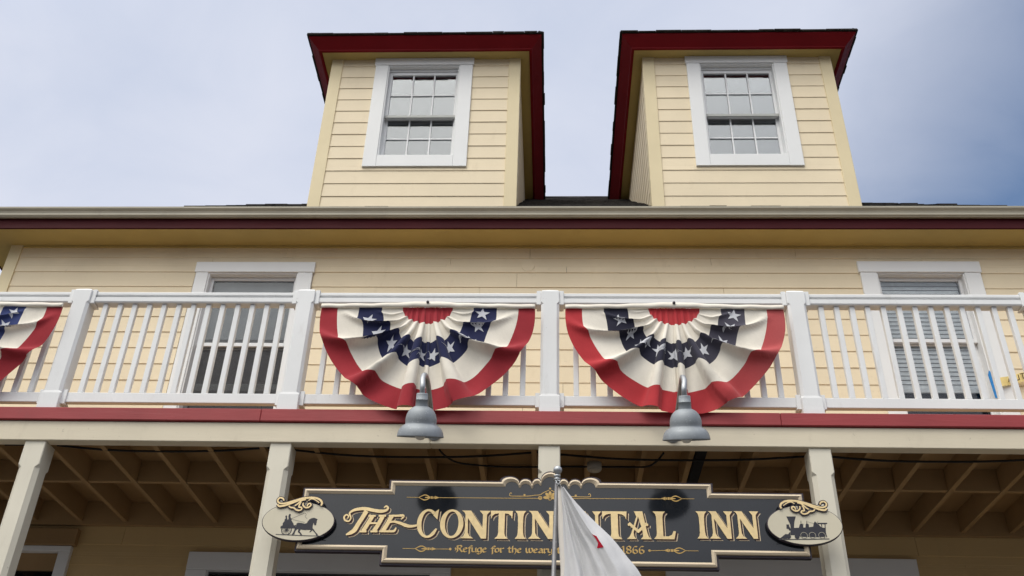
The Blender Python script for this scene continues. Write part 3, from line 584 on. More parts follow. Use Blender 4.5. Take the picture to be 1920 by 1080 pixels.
def railing(xa, xb):
    yc = 6.292; b = MB(); a, c = xa+HW+.002, xb-HW-.002
    b.prism_x([(yc-.036, 5.668), (yc-.041, 5.674), (yc-.041, 5.694), (yc-.034, 5.701), (yc+.034, 5.701), (yc+.041, 5.694), (yc+.041, 5.674), (yc+.036, 5.668)], a, c)
    b.prism_x([(yc-.030, 5.667), (yc-.024, 5.660), (yc-.044, 5.650), (yc-.044, 5.614), (yc-.038, 5.606), (yc+.038, 5.606), (yc+.044, 5.614), (yc+.044, 5.65), (yc+.024, 5.66), (yc+.030, 5.667)], a, c)
    b.box(a, c, yc-.024, yc+.022, 4.763, 4.842, bev=.004)
    for s, e in ((a, 1), (c, -1)):
        x0, x1 = (s-.001, s+.032*e) if e > 0 else (s-.032, s+.001)
        b.box(x0, x1, yc-.052, yc-.045, 5.592, 5.714, bev=.002); b.box(x0, x1, yc-.0445, yc+.05, 5.704, 5.714, bev=.002); b.box(x0, x1, yc-.0445, yc+.05, 5.592, 5.603, bev=.002)
        b.box(x0, x1, yc-.036, yc-.0255, 4.745, 4.858, bev=.002); b.box(x0, x1, yc-.025, yc+.035, 4.745, 4.761, bev=.002)
    r = b.build('balcony_railing', M['white'], INN)
    n = 13
    for k in range(n):
        x = a+(c-a)*(k+1)/(n+1)+random.uniform(-.002, .002)
        simple('baluster', M['white'], r, (x-.019, x+.019, yc-.019, yc+.019, 4.843, 5.605), bev=.003)
    return r
for i in range(len(PX)-1): railing(PX[i], PX[i+1])
simple('porch_floor', M['planks'], INN, (WX0, WX1, 6.0, DW+.1, .2, .299), bev=0)

# ------------------------------------------------------------------ bunting
def star_pts(r, rot=0.):
    return [(r*(1 if k % 2 == 0 else .40)*sin(rot+pi*k/5), r*(1 if k % 2 == 0 else .40)*cos(rot+pi*k/5)) for k in range(10)]
def bunting(cx, label, seed, mats, top=5.522, w=.797, hg=.875):
    rnd = random.Random(seed); ph = rnd.uniform(-.5, .5); nf = 5.3+rnd.uniform(-.2, .2); wob = [rnd.uniform(-1, 1) for _ in range(8)]
    QE = [0, .17, .36, .58, .80, 1.0]
    HX = [145, 155, 282, 425, 558, 660]; HY = [0, 105, 218, 362, 505, 630]
    def lin(tab, q):
        q = min(max(q, 0), 1)
        for i in range(5):
            if q <= QE[i+1]: return tab[i]+(tab[i+1]-tab[i])*(q-QE[i])/(QE[i+1]-QE[i])
        return tab[5]
    def base(t, q):
        c = sin(pi/2*t); hr = 145/max(145, lin(HX, q)*.95); g = c*(hr+(1-hr)*abs(c)**(.75*q))
        return g*lin(HX, q)/660*w, -math.sqrt(max(0, 1-g*g))*lin(HY, q)/630*hg, g
    FL = [nf, nf*rnd.uniform(.86, 1.12)]; PH = [rnd.uniform(0, 1), rnd.uniform(0, 1)]; T0 = rnd.uniform(-.05, .05)
    HV = [[rnd.uniform(.55, 1.45) for _ in range(12)] for _ in range(2)]
    def full(t, q):
        side = 1 if t >= T0 else 0; d = abs(t-T0); at = min(1, d)
        fade = min(1, max(0, 1-abs(t))*2.6)**.9
        # fold phase counted from the outer corner: each fold sags towards the middle, then doubles back over the next one
        ar = at/(1+1.25*max(0, q-.28)*min(1, 2.2*at))                # ridges sweep outwards: cloth swags from the corner to the gathered middle
        ph_ = FL[side]*(1.05-ar)**1.15+PH[side]*.3
        k = int(ph_); p = ph_-k
        hv = HV[side][k % 12]*(1-p)+HV[side][(k+1) % 12]*p
        tight = max(0, 1-at*1.6); mid = min(1, d/.07)
        X, Z, g = base(t, q)
        r = math.hypot(X, Z)+1e-6; ux, uz = X/r, Z/r
        saw = (p/.86-.5) if p < .86 else (.5-(p-.86)/.14)
        saw = saw*(1.25-.9*abs(saw)**2)
        e = ((p-.93+.5) % 1)-.5; bump = math.exp(-(e/.12)**2)
        low = 1-min(1, at*1.5)*max(0, 1-q/.42); prof_q = min(1, .06+1.1*q*(1.35-q*.72))*low
        rad = (.105*w)*saw*fade*mid*hv*prof_q*(1-.62*tight)*(1-.97*max(0, q-.62)/.38)*(1+.55*sin(pi*q))
        tang = (1 if side else -1)*(-e/.12)*bump*.088*w*(.35+.9*q)*fade*mid*hv*(.45+.55*tight)*low
        X *= 1-.05*q*q*math.sin(pi*min(1, abs(g)))**2*(1 if abs(g) > .5 else abs(g)*2)
        X += ux*rad*.75-uz*tang; Z += uz*rad+ux*tang*.6
        amp = (.016+.085*q)*fade*mid*(.55+.45*hv)*min(1, .25+2.2*q)*low*(1-.50*max(0, q-.70)/.30*(1-tight*.6))
        Y = -amp*(bump+.30*p)-.012*q*fade*(.5+.5*sin(2*pi*p+1))
        Y -= (.010*sin(9*q-6*at+wob[6]*2)+.008*sin(23*t+9*q+wob[5]*4))*fade*q
        Y -= .022*q*q*max(0, 1-at*1.3)                          # the gathered middle stands off the rail
        Z += -.060*q**3*abs(g)**24+.055*hg*q*q*max(0, abs(g)-.55)*(1-abs(g))*6-.012*wob[2]*q*sin(3*t+wob[3])
        return Vector((cx+X, 6.180+min(Y, 0.004), top+Z))
    NT = 420; rows = []; bands = []
    for bnd in range(5):
        m = 9
        for k in range(m): rows.append(QE[bnd]+(QE[bnd+1]-QE[bnd])*k/m); bands.append(bnd)
    rows.append(1.0)
    b = MB(); vs = []
    for q in rows:
        line = [full(-1+2*i/NT, q) for i in range(NT+1)]
        e0, e1 = line[0].copy(), line[-1].copy(); e0.z = e1.z = top-.001
        vs += [e0]+line+[e1]
    NT += 2; n = NT+1; cm = [0, 1, 2, 1, 0]
    b.v = [tuple(v) for v in vs]
    for r in range(len(rows)-1):
        for i in range(NT):
            b.f.append((r*n+i, r*n+i+1, (r+1)*n+i+1, (r+1)*n+i)); b.mi.append(cm[bands[r]]); b.sm.append(True)
    # applique stars
    for k, t0 in enumerate((-.84, -.63, -.43, -.24, -.05, .13, .33, .54, .74, .92)):
        q0 = .47+rnd.uniform(-.02, .02); rot = rnd.uniform(-.4, .4); e = .01
        ax, az, _ = base(t0+e, q0); bx, bz, _ = base(t0-e, q0); ux, uz = (ax-bx)/(2*e), (az-bz)/(2*e)
        ax, az, _ = base(t0, q0+e); bx, bz, _ = base(t0, q0-e); wx, wz = (ax-bx)/(2*e), (az-bz)/(2*e)
        det = ux*wz-uz*wx
        if abs(det) < 1e-4: continue
        sp = star_pts(.056, rot)
        def T_(p):
            dt = (p[0]*wz-p[1]*wx)/det; dq = (ux*p[1]-uz*p[0])/det
            return full(max(-1, min(1, t0+dt)), min(1, q0+dq))+Vector((0, -.0035, 0))
        S = 6
        for j in range(10):
            p0, p1 = sp[j], sp[(j+1) % 10]
            grid = {}
            for a in range(S+1):
                for c in range(a+1):
                    f = a/S; g_ = (c/a) if a else 0
                    grid[(a, c)] = T_(((p0[0]+(p1[0]-p0[0])*g_)*f, (p0[1]+(p1[1]-p0[1])*g_)*f))
            idx = {}; o = len(b.v)
            for key in grid: idx[key] = len(b.v); b.v.append(tuple(grid[key]))
            for a in range(S):
                for c in range(a+1):
                    b.f.append((idx[(a, c)], idx[(a+1, c)], idx[(a+1, c+1)])); b.mi.append(3); b.sm.append(True)
                    if c < a: b.f.append((idx[(a, c)], idx[(a+1, c+1)], idx[(a, c+1)])); b.mi.append(3); b.sm.append(True)
    root = b.build('bunting', [M[mats[0]], M['c_white'], M[mats[1]], M['c_star']], recalc=False)
    # put its origin at the tie point so it moves about its own place
    off = Vector((cx, 6.17, top)); root.location = off
    for v in root.data.vertices: v.co -= off
    tag(root, label, 'bunting', 'patriotic bunting tied along the balcony rail')
    # white heading sleeve with the cord end
    h = MB(); K = 80; rs = []
    for i in range(K+1):
        s = -1+2*i/K; x = cx+s*w*1.0; sag = .010*(1-abs(2*abs(s)-1))
        zt = top+.040-.018*abs(s)**1.5-sag; zb = top-.006-.004*abs(s)
        yy = 6.172-.010*(1-abs(s))-.003*sin(23*s+seed)
        rs.append([(x, yy-.009, zb), (x, yy-.009-.0015*sin(40*s), (zt+zb)/2), (x, yy-.006, zt), (x, yy+.002, zt), (x, yy+.004, zb)])
    h.rings(rs); h.build('heading_sleeve', M['c_white'], root)
    kn = MB(); kn.lathe([(.001, -.012), (.008, -.009), (.012, 0), (.008, .009), (.001, .012)], (cx, 6.150, top+.030), 10); kn.build('tie_knot', M['signedge'], root)
    return root
bunting(-4.50, 'red white and blue bunting cut off by left edge of picture', 3, ('c_red', 'c_blue3'))
bunting(-.938, 'dark navy starred bunting hung left of the centre railing post', 11, ('c_red', 'c_blue'))
bunting(.878, 'faded purplish starred bunting hung right of the centre railing post', 23, ('c_red2', 'c_blue2'))

# ------------------------------------------------------------------ gooseneck barn lamps
def lamp(x, label, dz=0., yaw=0.):
    Y = 5.56; zr = 4.186+dz
    root = empty('barn_lamp', (x, 6.21, 4.51)); tag(root, label, 'lamp', 'gooseneck lamps above the sign')
    ti = radians(-23); R = Matrix.Translation((x, Y, zr)) @ Matrix.Rotation(yaw, 4, 'Z') @ Matrix.Rotation(-ti, 4, 'X')
    # rotating so the mouth of the shade faces down and back at the sign
    def put(b): b.v = [tuple(R @ Vector(p)) for p in b.v]; return b
    prof = [(.136, .004), (.1425, -.003), (.144, .0), (.1435, .006), (.140, .022), (.133, .042), (.121, .058), (.107, .068), (.0975, .0745), (.0955, .082), (.097, .096), (.0955, .115), (.090, .136), (.080, .156), (.066, .172), (.050, .182), (.041, .186)]
    inner = [(.038, .180), (.062, .166), (.086, .135), (.092, .10), (.091, .078), (.118, .05), (.132, .02), (.136, .004)]
    s = MB(); s.lathe(inner[:-1]+prof, n=56); put(s).build('lamp_shade', M['galv'], root)
    c = MB(); c.lathe([(.0405, .180), (.0395, .19), (.0385, .226), (.0395, .2265), (.0395, .228), (.0370, .2285), (.0365, .262), (.034, .267), (.018, .268), (.001, .268)], n=36); put(c).build('socket_cap', M['galv'], root)
    bu = MB(); bu.lathe([(.001, -.022), (.02, -.017), (.034, .0), (.038, .022), (.034, .046), (.022, .075), (.016, .10), (.016, .17)], n=24); put(bu).build('light_bulb', M['bulb'], root)
    e = R @ Vector((0, 0, .262)); d = (R @ Vector((0, 0, .5))-e).normalized()
    ctrl = [e, e+d*.05, Vector((x, e.y+.005, 4.538+dz)), Vector((x, 5.515, 4.593+dz)), Vector((x+.004, 5.59, 4.611+dz)), Vector((x+.006, 5.68, 4.600+dz)), Vector((x+.006, 5.83, 4.555)), Vector((x+.003, 6.0, 4.518)), Vector((x, 6.21, 4.51))]
    pts = []
    for i in range(len(ctrl)-1):
        p0, p1, p2, p3 = ctrl[max(i-1, 0)], ctrl[i], ctrl[i+1], ctrl[min(i+2, len(ctrl)-1)]
        for k in range(6):
            t = k/6; pts.append(.5*((2*p1)+(p2-p0)*t+(2*p0-5*p1+4*p2-p3)*t*t+(3*p1-p0-3*p2+p3)*t**3))
    pts.append(ctrl[-1])
    a = MB(); a.tube(pts, .0175, 14); a.build('gooseneck_pipe', M['pipe'], root)
    f = MB(); n = 24
    f.rings([[(x+r*cos(2*pi*k/n), y, 4.51+r*sin(2*pi*k/n)) for k in range(n)] for r, y in ((.05, 6.2115), (.05, 6.204), (.046, 6.201), (.03, 6.196), (.024, 6.18))]); f.build('wall_flange', M['pipe'], root)
    return root
lamp(-.822, 'grey bell shaped barn lamp left of the flagpole, under the navy bunting', 0, radians(3))
lamp(.806, 'grey bell shaped barn lamp right of the flagpole, under the faded bunting', -.004, radians(-4))

# ------------------------------------------------------------------ the sign
SIGN = empty('inn_sign', (-.025, 6.15, 3.83)); tag(SIGN, 'long black sign with gold lettering naming the inn, hung across the porch columns', 'sign')
SY = 6.10
def arc(xa, xb, za, zb, peak, n=9):
    out = []
    for k in range(n+1):
        s = k/n; a = pi*s
        x = (xa+xb)/2-(xb-xa)/2*cos(a); out.append((x, za+(zb-za)*s+(peak-(za+zb)/2)*sin(a)))
    return out
def sign_outline(d):
    """outline inset by d; list of (x, z) clockwise from the lower left"""
    xl, xr = -1.632+d, 1.592-d; ul, ur = -1.068+d, 1.018-d; bl, br = -1.082+d, 1.014-d
    zt, zu, zm, zl = 4.116-d, 4.054-d, 3.652+d, 3.572+d
    c = -.022; top = []
    top += arc(c-.322+d*.9, c-.202-d*.1, zt, zt-.006, 4.152-d)
    top += arc(c-.199+d*.15, c-.122-d*.1, zt-.006, zt-.010, 4.138-d)
    top += arc(c-.119+d*.15, c-.066-d*.1, zt-.010, zt+.010, 4.140-d)
    top += arc(c-.062+d*.1, c+.062-d*.1, zt+.010, zt+.010, 4.188-d, 12)
    top += arc(c+.066+d*.1, c+.119-d*.15, zt+.010, zt-.010, 4.140-d)
    top += arc(c+.122+d*.1, c+.199-d*.15, zt-.010, zt-.006, 4.138-d)
    top += arc(c+.202+d*.1, c+.322-d*.9, zt-.006, zt, 4.152-d)
    return [(xl, zm), (xl, zu), (ul, zu), (ul, zt)]+top+[(ur, zt), (ur, zu), (xr, zu), (xr, zm), (br, zm), (br, zl), (bl, zl), (bl, zm)]
b = MB(); o = sign_outline(-.012); n = len(o)
b.rings([[(x, SY+.004, z) for x, z in o], [(x, SY+.045, z) for x, z in o]], smooth=False)
b.build('board_back', M['signedge'], SIGN)
b = MB(); ii = sign_outline(.028)
b.rings([[(x, SY, z) for x, z in ii], [(x, SY+.0035, z) for x, z in ii]], smooth=False); b.build('sign_face', M['signblack'], SIGN)
b = MB(); L = [sign_outline(0), sign_outline(.002), sign_outline(.014), sign_outline(.030), sign_outline(.031)]; ys = [SY+.0035, SY-.010, SY-.017, SY-.003, SY+.0034]
b.rings([[(x, y, z) for x, z in l] for l, y in zip(L, ys)], smooth=False, caps=False); b.build('sign_moulding', M['moulding'], SIGN)

# letters: polygons in a unit box; three coats: cream outline, maroon shadow, gold face
def ell(cx, cz, rx, rz, a0, a1, n=26): return [(cx+rx*cos(radians(a0+(a1-a0)*k/n)), cz+rz*sin(radians(a0+(a1-a0)*k/n))) for k in range(n+1)]
GL = {
 'N': [[(0, 1), (.32, 1), (.74, .38), (.74, .86), (.66, .95), (.62, 1), (1, 1), (.96, .95), (.88, .86), (.88, 0), (.70, 0), (.22, .73), (.24, .2), (.30, .09), (.44, 0), (-.02, 0), (.09, .09), (.13, .2), (.13, .85), (.09, .93)]],
 'T': [[(0, 1), (1, 1), (.975, .70), (.92, .82), (.80, .89), (.64, .91), (.64, .2), (.67, .1), (.80, 0), (.20, 0), (.33, .1), (.36, .2), (.36, .91), (.20, .89), (.08, .82), (.025, .70)]],
 'I': [[(0, 1), (1, 1), (.80, .9), (.74, .78), (.72, .5), (.74, .22), (.80, .1), (1, 0), (0, 0), (.20, .1), (.26, .22), (.28, .5), (.26, .78), (.20, .9)]],
 'L': [[(0, 1), (.56, 1), (.46, .9), (.43, .78), (.43, .10), (.66, .10), (.82, .16), (.90, .30), (1, .28), (.92, 0), (0, 0), (.11, .1), (.14, .2), (.14, .8), (.11, .9)]],
 'E': [[(0, 1), (.94, 1), (.96, .74), (.88, .74), (.80, .88), (.42, .90), (.42, .56), (.62, .56), (.70, .66), (.74, .66), (.74, .36), (.70, .36), (.62, .46), (.42, .46), (.42, .10), (.80, .12), (.90, .28), (1, .28), (.96, 0), (0, 0), (.11, .1), (.14, .2), (.14, .8), (.11, .9)]],
 'A': [[(.28, 1), (.66, 1), (.86, .22), (.92, .09), (1.04, 0), (.56, 0), (.66, .09), (.66, .22), (.62, .40), (.50, .28), (.36, .40), (.30, .22), (.31, .1), (.40, 0), (-.06, 0), (.06, .08), (.14, .2), (.20, .40), (.08, .48), (.12, .56), (.25, .56), (.40, .84)], ],
}
def ring_letter(k):
    n = 44; out = []
    a0, a1 = (0, 360) if k == 'O' else (48, 312)
    O = [(.5+.5*cos(radians(a)), .5+.52*sin(radians(a))) for a in [a0+(a1-a0)*i/n for i in range(n+1)]]
    I = [(.5+.29*cos(radians(a)), .5+.44*sin(radians(a))) for a in [a0+(a1-a0)*i/n for i in range(n+1)]]
    return O, I
def put_letter(mb, ch, x0, x1, z0, z1, y, dx=0, dz=0):
    def mp(p): return (x0+(x1-x0)*p[0]+dx, y, z0+(z1-z0)*p[1]+dz)
    if ch in 'OC':
        O, I = ring_letter(ch); n = len(O)
        mb.add([mp(p) for p in O]+[mp(p) for p in I], [(i, i+1, n+i+1, n+i) for i in range(n-1)])
        if ch == 'C':   # barbed terminals
            mb.add([mp(p) for p in ((.80, .92), (.97, 1.02), (.93, .64), (.72, .80))], [(0, 1, 2, 3)])
            mb.add([mp(p) for p in ((.70, .17), (.84, .11), (.95, .30), (.88, .33))], [(0, 1, 2, 3)])
        return
    if ch == 'A':
        # outline with the counter opened as a separate strip: two legs, apex, V bar
        parts = [[(.30, 1), (.68, 1), (.86, .22), (.92, .09), (1.04, 0), (.56, 0), (.66, .09), (.66, .22), (.60, .46), (.48, .80), (.40, .80)],
                 [(.40, .80), (.47, .80), (.25, .24), (.27, .1), (.36, 0), (-.06, 0), (.06, .08), (.14, .2), (.32, .62)],
                 [(.0, .54), (.10, .60), (.46, .34), (.82, .60), (.92, .54), (.90, .46), (.84, .48), (.46, .21), (.08, .48), (.02, .46)]]
        for i, p in enumerate(parts): mb.add([(q[0], q[1]-.00012*i, q[2]) for q in map(mp, p)], [tuple(range(len(p)))])
        return
    for p in GL[ch]: mb.add([mp(q) for q in p], [tuple(range(len(p)))])
def ribbon(mb, pts, w, y, dx=0, dz=0, sub=5):
    P = [Vector((p[0], p[1])) for p in pts]; W = list(w) if isinstance(w, (list, tuple)) else [w]*len(P)
    if len(P) > 2:
        Q, V = [], []
        for i in range(len(P)-1):
            p0, p1, p2, p3 = P[max(i-1, 0)], P[i], P[i+1], P[min(i+2, len(P)-1)]
            for k in range(sub):
                t = k/sub; Q.append(.5*((2*p1)+(p2-p0)*t+(2*p0-5*p1+4*p2-p3)*t*t+(3*p1-p0-3*p2+p3)*t**3)); V.append(W[i]+(W[i+1]-W[i])*t)
        Q.append(P[-1]); V.append(W[-1]); P, W = Q, V
    n = len(P); vs = []
    for i in range(n):
        t = (P[min(i+1, n-1)]-P[max(i-1, 0)]).normalized(); nn = Vector((-t.y, t.x))*W[i]/2
        vs += [(P[i].x+nn.x+dx, y, P[i].y+nn.y+dz), (P[i].x-nn.x+dx, y, P[i].y-nn.y+dz)]
    mb.add(vs, [(2*i, 2*i+1, 2*i+3, 2*i+2) for i in range(n-1)])
TXT = [('C', -.876, -.736, 3.738, 3.922), ('O', -.727, -.577, 3.738, 3.922), ('N', -.590, -.406, 3.735, 3.919), ('T', -.404, -.262, 3.735, 3.920), ('I', -.247, -.176, 3.736, 3.921), ('N', -.160, .018, 3.738, 3.922), ('E', .034, .145, 3.740, 3.923), ('N', .155, .302, 3.741, 3.924), ('T', .308, .466, 3.743, 3.926), ('A', .470, .612, 3.745, 3.928), ('L', .632, .772, 3.747, 3.929),
       ('I', .904, .974, 3.754, 3.933), ('N', .984, 1.138, 3.755, 3.935), ('N', 1.147, 1.302, 3.757, 3.937)]
COATS = ((.0015, .0155, -.0125, 0), (.0038, .0100, -.0085, 1), (.0062, 0, 0, 2))
LETM = [M['goldline'], M['maroonline'], M['gold']]
def coats(draw, name):
    b = MB()
    for dy, dx, dz, mi in COATS:
        n0 = len(b.f); draw(b, dy, dx, dz)
        for k in range(n0, len(b.f)): b.mi[k] = mi
    return b.build(name, LETM, SIGN, recalc=False)
for i, (ch, x0, x1, z0, z1) in enumerate(TXT):
    coats(lambda b, dy, dx, dz: put_letter(b, ch, x0, x1, z0, z1, SY-dy-.0002*(i % 2), dx, dz), 'letter')
for idx in ((0, 1), (2, 3, 4, 5, 6, 7, 8), (9, 10, 11, 12)):       # T, H, E of the script word
    def script(b, dy, dx, dz):
        for k in idx:
            pts, w_ = D['THE'][k]; ww = w_ if len(w_) == len(pts) else [w_[0]]*len(pts)
            ribbon(b, pts, ww, SY-dy-.00012*(k+1), dx, dz)
    coats(script, 'script_letter')

# blackletter line, drawn with a broad nib
BL = {
 'R': (1.1, [[(.15, 1.25), (.34, 1.5), (.34, .12), (.12, -.05)], [(.34, 1.42), (.75, 1.48), (.95, 1.2), (.72, .88), (.36, .8)], [(.6, .8), (.82, .3), (1.05, 0)], [(.0, .95), (.1, .55), (.0, .3)]]),
 'e': (.68, [[(.1, .8), (.1, .2), (.34, 0), (.6, .2)], [(.1, .8), (.38, 1), (.58, .74), (.15, .48)]]),
 'f': (.55, [[(.66, 1.32), (.44, 1.48), (.26, 1.2), (.26, -.4)], [(.02, .93), (.56, .93)]]),
 'u': (.78, [[(.1, 1), (.1, .2), (.34, 0), (.6, .25)], [(.62, 1), (.62, .12), (.76, 0)]]),
 'g': (.76, [[(.6, .9), (.34, 1), (.1, .78), (.1, .22), (.34, 0), (.6, .22)], [(.62, 1), (.62, -.2), (.36, -.46), (.06, -.3)]]),
 'o': (.74, [[(.1, .8), (.1, .2), (.34, 0), (.6, .22)], [(.1, .8), (.36, 1), (.62, .8), (.62, .2)]]),
 'r': (.6, [[(.02, .92), (.14, 1), (.14, .1), (.28, 0)], [(.2, .82), (.42, 1), (.58, .84)]]),
 't': (.58, [[(.22, 1.32), (.22, .2), (.4, 0), (.56, .15)], [(.0, .96), (.5, .96)]]),
 'h': (.76, [[(.12, 1.5), (.12, .0)], [(.12, .76), (.4, 1), (.62, .76), (.62, .15), (.42, -.32)]]),
 'w': (1.1, [[(.05, 1.1), (.12, .2), (.3, 0), (.5, .25)], [(.5, 1.05), (.52, .2), (.74, 0), (.98, .3), (.98, .85), (.8, 1.1)]]),
 'a': (.76, [[(.1, .86), (.38, 1), (.6, .8), (.6, .15), (.74, 0)], [(.58, .55), (.16, .42), (.1, .15), (.3, 0), (.58, .2)]]),
 'y': (.76, [[(.1, 1), (.1, .32), (.34, .1), (.6, .3)], [(.62, 1), (.62, .1), (.48, -.3), (.12, -.42)]]),
 ' ': (.55, []),
 '1': (.6, [[(.06, 1.15), (.32, 1.42), (.32, 0)], [(.08, 0), (.56, 0)]]),
 '8': (.85, [[(.14, 1.15), (.14, .9), (.68, .55), (.68, .2), (.4, 0), (.12, .2), (.12, .5), (.66, .9), (.66, 1.2), (.4, 1.42), (.14, 1.2)]]),
 '6': (.85, [[(.66, 1.3), (.4, 1.42), (.12, 1.0), (.12, .25), (.38, 0), (.68, .2), (.68, .55), (.42, .78), (.14, .6)]]),
}
def nib(mb, pts, y, wv, hv):
    for i in range(len(pts)-1):
        (xa, za), (xb, zb) = pts[i], pts[i+1]
        c = [(xa-wv, za-hv), (xa+wv, za+hv), (xb+wv, zb+hv), (xb-wv, zb-hv)]
        dx, dz = xb-xa, zb-za; L = math.hypot(dx, dz)+1e-9
        if abs(dx*hv-dz*wv)/L < .0016:
            nx, nz = -dz/L*.0016, dx/L*.0016; c = [(xa-nx, za-nz), (xa+nx, za+nz), (xb+nx, zb+nz), (xb-nx, zb-nz)]
        mb.add([(p[0], y-.00008*i, p[1]) for p in c], [(0, 1, 2, 3)])
def black(text, x0, x1, z0, xh, mb):
    tot = sum(BL[c][0] for c in text); s = (x1-x0)/tot; x = x0; j = 0
    for c in text:
        for st in BL[c][1]:
            nib(mb, [(x+p[0]*s, z0+p[1]*xh) for p in st], SY-.0018-.0007*(j % 3), .0042, .0030); j += 1
        x += BL[c][0]*s
motto = 'Refuge for the weary t'; tot = sum(BL[c][0] for c in motto); xs = -.620; sc_m = .665/tot
for word in motto.split(' '):
    wd = sum(BL[c][0] for c in word)*sc_m; b = MB(); black(word, xs, xs+wd, 3.648, .028, b); b.build('motto_word', M['golddark'], SIGN, recalc=False); xs += wd+BL[' '][0]*sc_m
b = MB(); black('1866', .424, .572, 3.652, .034, b); b.build('motto_word', M['golddark'], SIGN, recalc=False)
# arrow rules and the flower crest
b = MB()
def arrow(x, z, s):
    ribbon(b, [(x, z), (x+s*.085, z)], .0032, SY-.002)
    ribbon(b, [(x+s*.08, z), (x+s*.115, z+.017), (x+s*.14, z+.011), (x+s*.15, z)], [.003, .007, .006, .004], SY-.0022); ribbon(b, [(x+s*.08, z), (x+s*.115, z-.017), (x+s*.14, z-.011), (x+s*.15, z)], [.003, .007, .006, .004], SY-.0024)
    ribbon(b, [(x+s*.12, z), (x+s*.155, z)], [.004, .016], SY-.0026); ribbon(b, [(x+s*.158, z), (x+s*.172, z)], .016, SY-.0022); ribbon(b, [(x+s*.176, z), (x+s*.184, z)], .014, SY-.0024); ribbon(b, [(x+s*.186, z), (x+s*.212, z)], [.022, .003], SY-.0022)
arrow(-.958, 4.006, 1); ribbon(b, [(-.75, 4.006), (-.08, 4.009)], .0036, SY-.0019); arrow(.905, 4.018, -1); ribbon(b, [(.70, 4.016), (.03, 4.010)], .0036, SY-.0019)
arrow(-.955, 3.665, 1); ribbon(b, [(-.745, 3.665), (-.655, 3.665)], .0036, SY-.0019); arrow(.905, 3.676, -1); ribbon(b, [(.695, 3.676), (.60, 3.673)], .0036, SY-.0019)
def disc(x, z, r, y, n=14, r2=0):
    if r2: b.add([(x+q*cos(2*pi*k/n), y, z+q*sin(2*pi*k/n)) for q in (r, r2) for k in range(n)], [(k, (k+1) % n, n+(k+1) % n, n+k) for k in range(n)])
    else: b.add([(x+r*cos(2*pi*k/n), y, z+r*sin(2*pi*k/n)) for k in range(n)], [tuple(range(n))])
disc(-.652, 3.665, .008, SY-.0021); disc(.60, 3.6735, .008, SY-.0021)
cx, cz = -.024, 4.010
for a in (8, 50, 90, 130, 172):
    dx, dz = cos(radians(a)), sin(radians(a)); px, pz = cx+dx*.026, cz+dz*.030
    b.add([(px+(dx*cos(t)*.019-dz*sin(t)*.010), SY-.0022, pz+(dz*cos(t)*.019+dx*sin(t)*.010)) for t in [2*pi*k/14 for k in range(14)]], [tuple(range(14))])
disc(cx, cz-.004, .011, SY-.0026, 14, .007)
for s in (-1, 1):
    disc(cx+s*.064, cz+.002, .013, SY-.0022, 16, .008); disc(cx+s*.064, cz+.002, .004, SY-.0022)
    ribbon(b, [(cx+s*.005, 4.066), (cx+s*.04, 4.05), (cx+s*.065, 4.034), (cx+s*.10, 4.030), (cx+s*.14, 4.024), (cx+s*.25, 4.023), (cx+s*.262, 4.034), (cx+s*.256, 4.045), (cx+s*.248, 4.038)], .0045, SY-.002)
    disc(cx+s*.166, 4.031, .007, SY-.0022)
disc(cx, 4.077, .007, SY-.0022)
b.build('gold_ornament', M['golddark'], SIGN, recalc=False)

# oval plaques with painted silhouettes
def plaque(cx, cz, label):
    n = 64; rx, rz = .236, .131; y = 6.062
    def e(k, q): return (cx+(rx*q)*cos(2*pi*k/n), cz+(rz*q+.0*(1-q))*sin(2*pi*k/n))
    b = MB(); b.rings([[(cx+(rx-d)*cos(2*pi*k/n), yy, cz+(rz-d)*sin(2*pi*k/n)) for k in range(n)] for d, yy in ((.012, 6.092), (0, 6.088), (0, y+.004), (.002, y+.001), (.0045, y))], smooth=False)
    p = b.build('oval_plaque', M['signedge'], SIGN); p['label'] = label
    b = MB(); d = .0055; b.rings([[(cx+(rx-d)*cos(2*pi*k/n), yy, cz+(rz-d)*sin(2*pi*k/n)) for k in range(n)] for yy in (y-.0002, y-.0012)], smooth=False)
    b.build('plaque_face', M['plaque'], p); return p, y-.0012
def poly(mb, pts, y):
    mb.add([(x, y, z) for x, z in pts], [tuple(range(len(pts)))])
pl, py = plaque(-1.637, 3.822, 'left oval plaque painted with a horse and carriage'); b = MB()
for q in D['HORSE']+D['CART']: poly(b, q, py-.001)
for q in D['HLINES']: ribbon(b, q, .0045 if q is D['HLINES'][0] else .0016, py-.0013)
wx, wz = D['WHEELC']; wr = D['WHEELR']
disc(wx, wz, wr, py-.0016, 26, wr*.86)
for k in range(14): ribbon(b, [(wx, wz), (wx+wr*.9*cos(pi*k/7), wz+wr*.9*sin(pi*k/7))], .0022, py-.0014-.00004*k)
disc(wx, wz, wr*.2, py-.0022); b.build('carriage_silhouette', M['ink'], pl, recalc=False)
pr_, py = plaque(1.577, 3.840, 'right oval plaque painted with a steam locomotive'); b = MB()
for i, q in enumerate(D['LOCO']): poly(b, q, py-.001-.0002*i)
for (c, r, k) in D['LWHEELS']:
    if k: disc(c[0], c[1], r, py-.002, 22, r*.78); disc(c[0], c[1], r*.3, py-.0021)
    else: disc(c[0], c[1], r, py-.002, 20)
for q in D['LLINES']: ribbon(b, q, .0045 if q is D['LLINES'][0] else .0016, py-.0018)
b.build('locomotive_silhouette', M['ink'], pr_, recalc=False)
b = MB()
for q in D['LOCOHOLE']: poly(b, q, py-.0025)
for (c, r, k) in D['LWHEELS']:
    if k: disc(c[0], c[1], r*.98, py-.0026, 22, r*.90)
b.build('plaque_gap', M['plaque'], pr_, recalc=False)
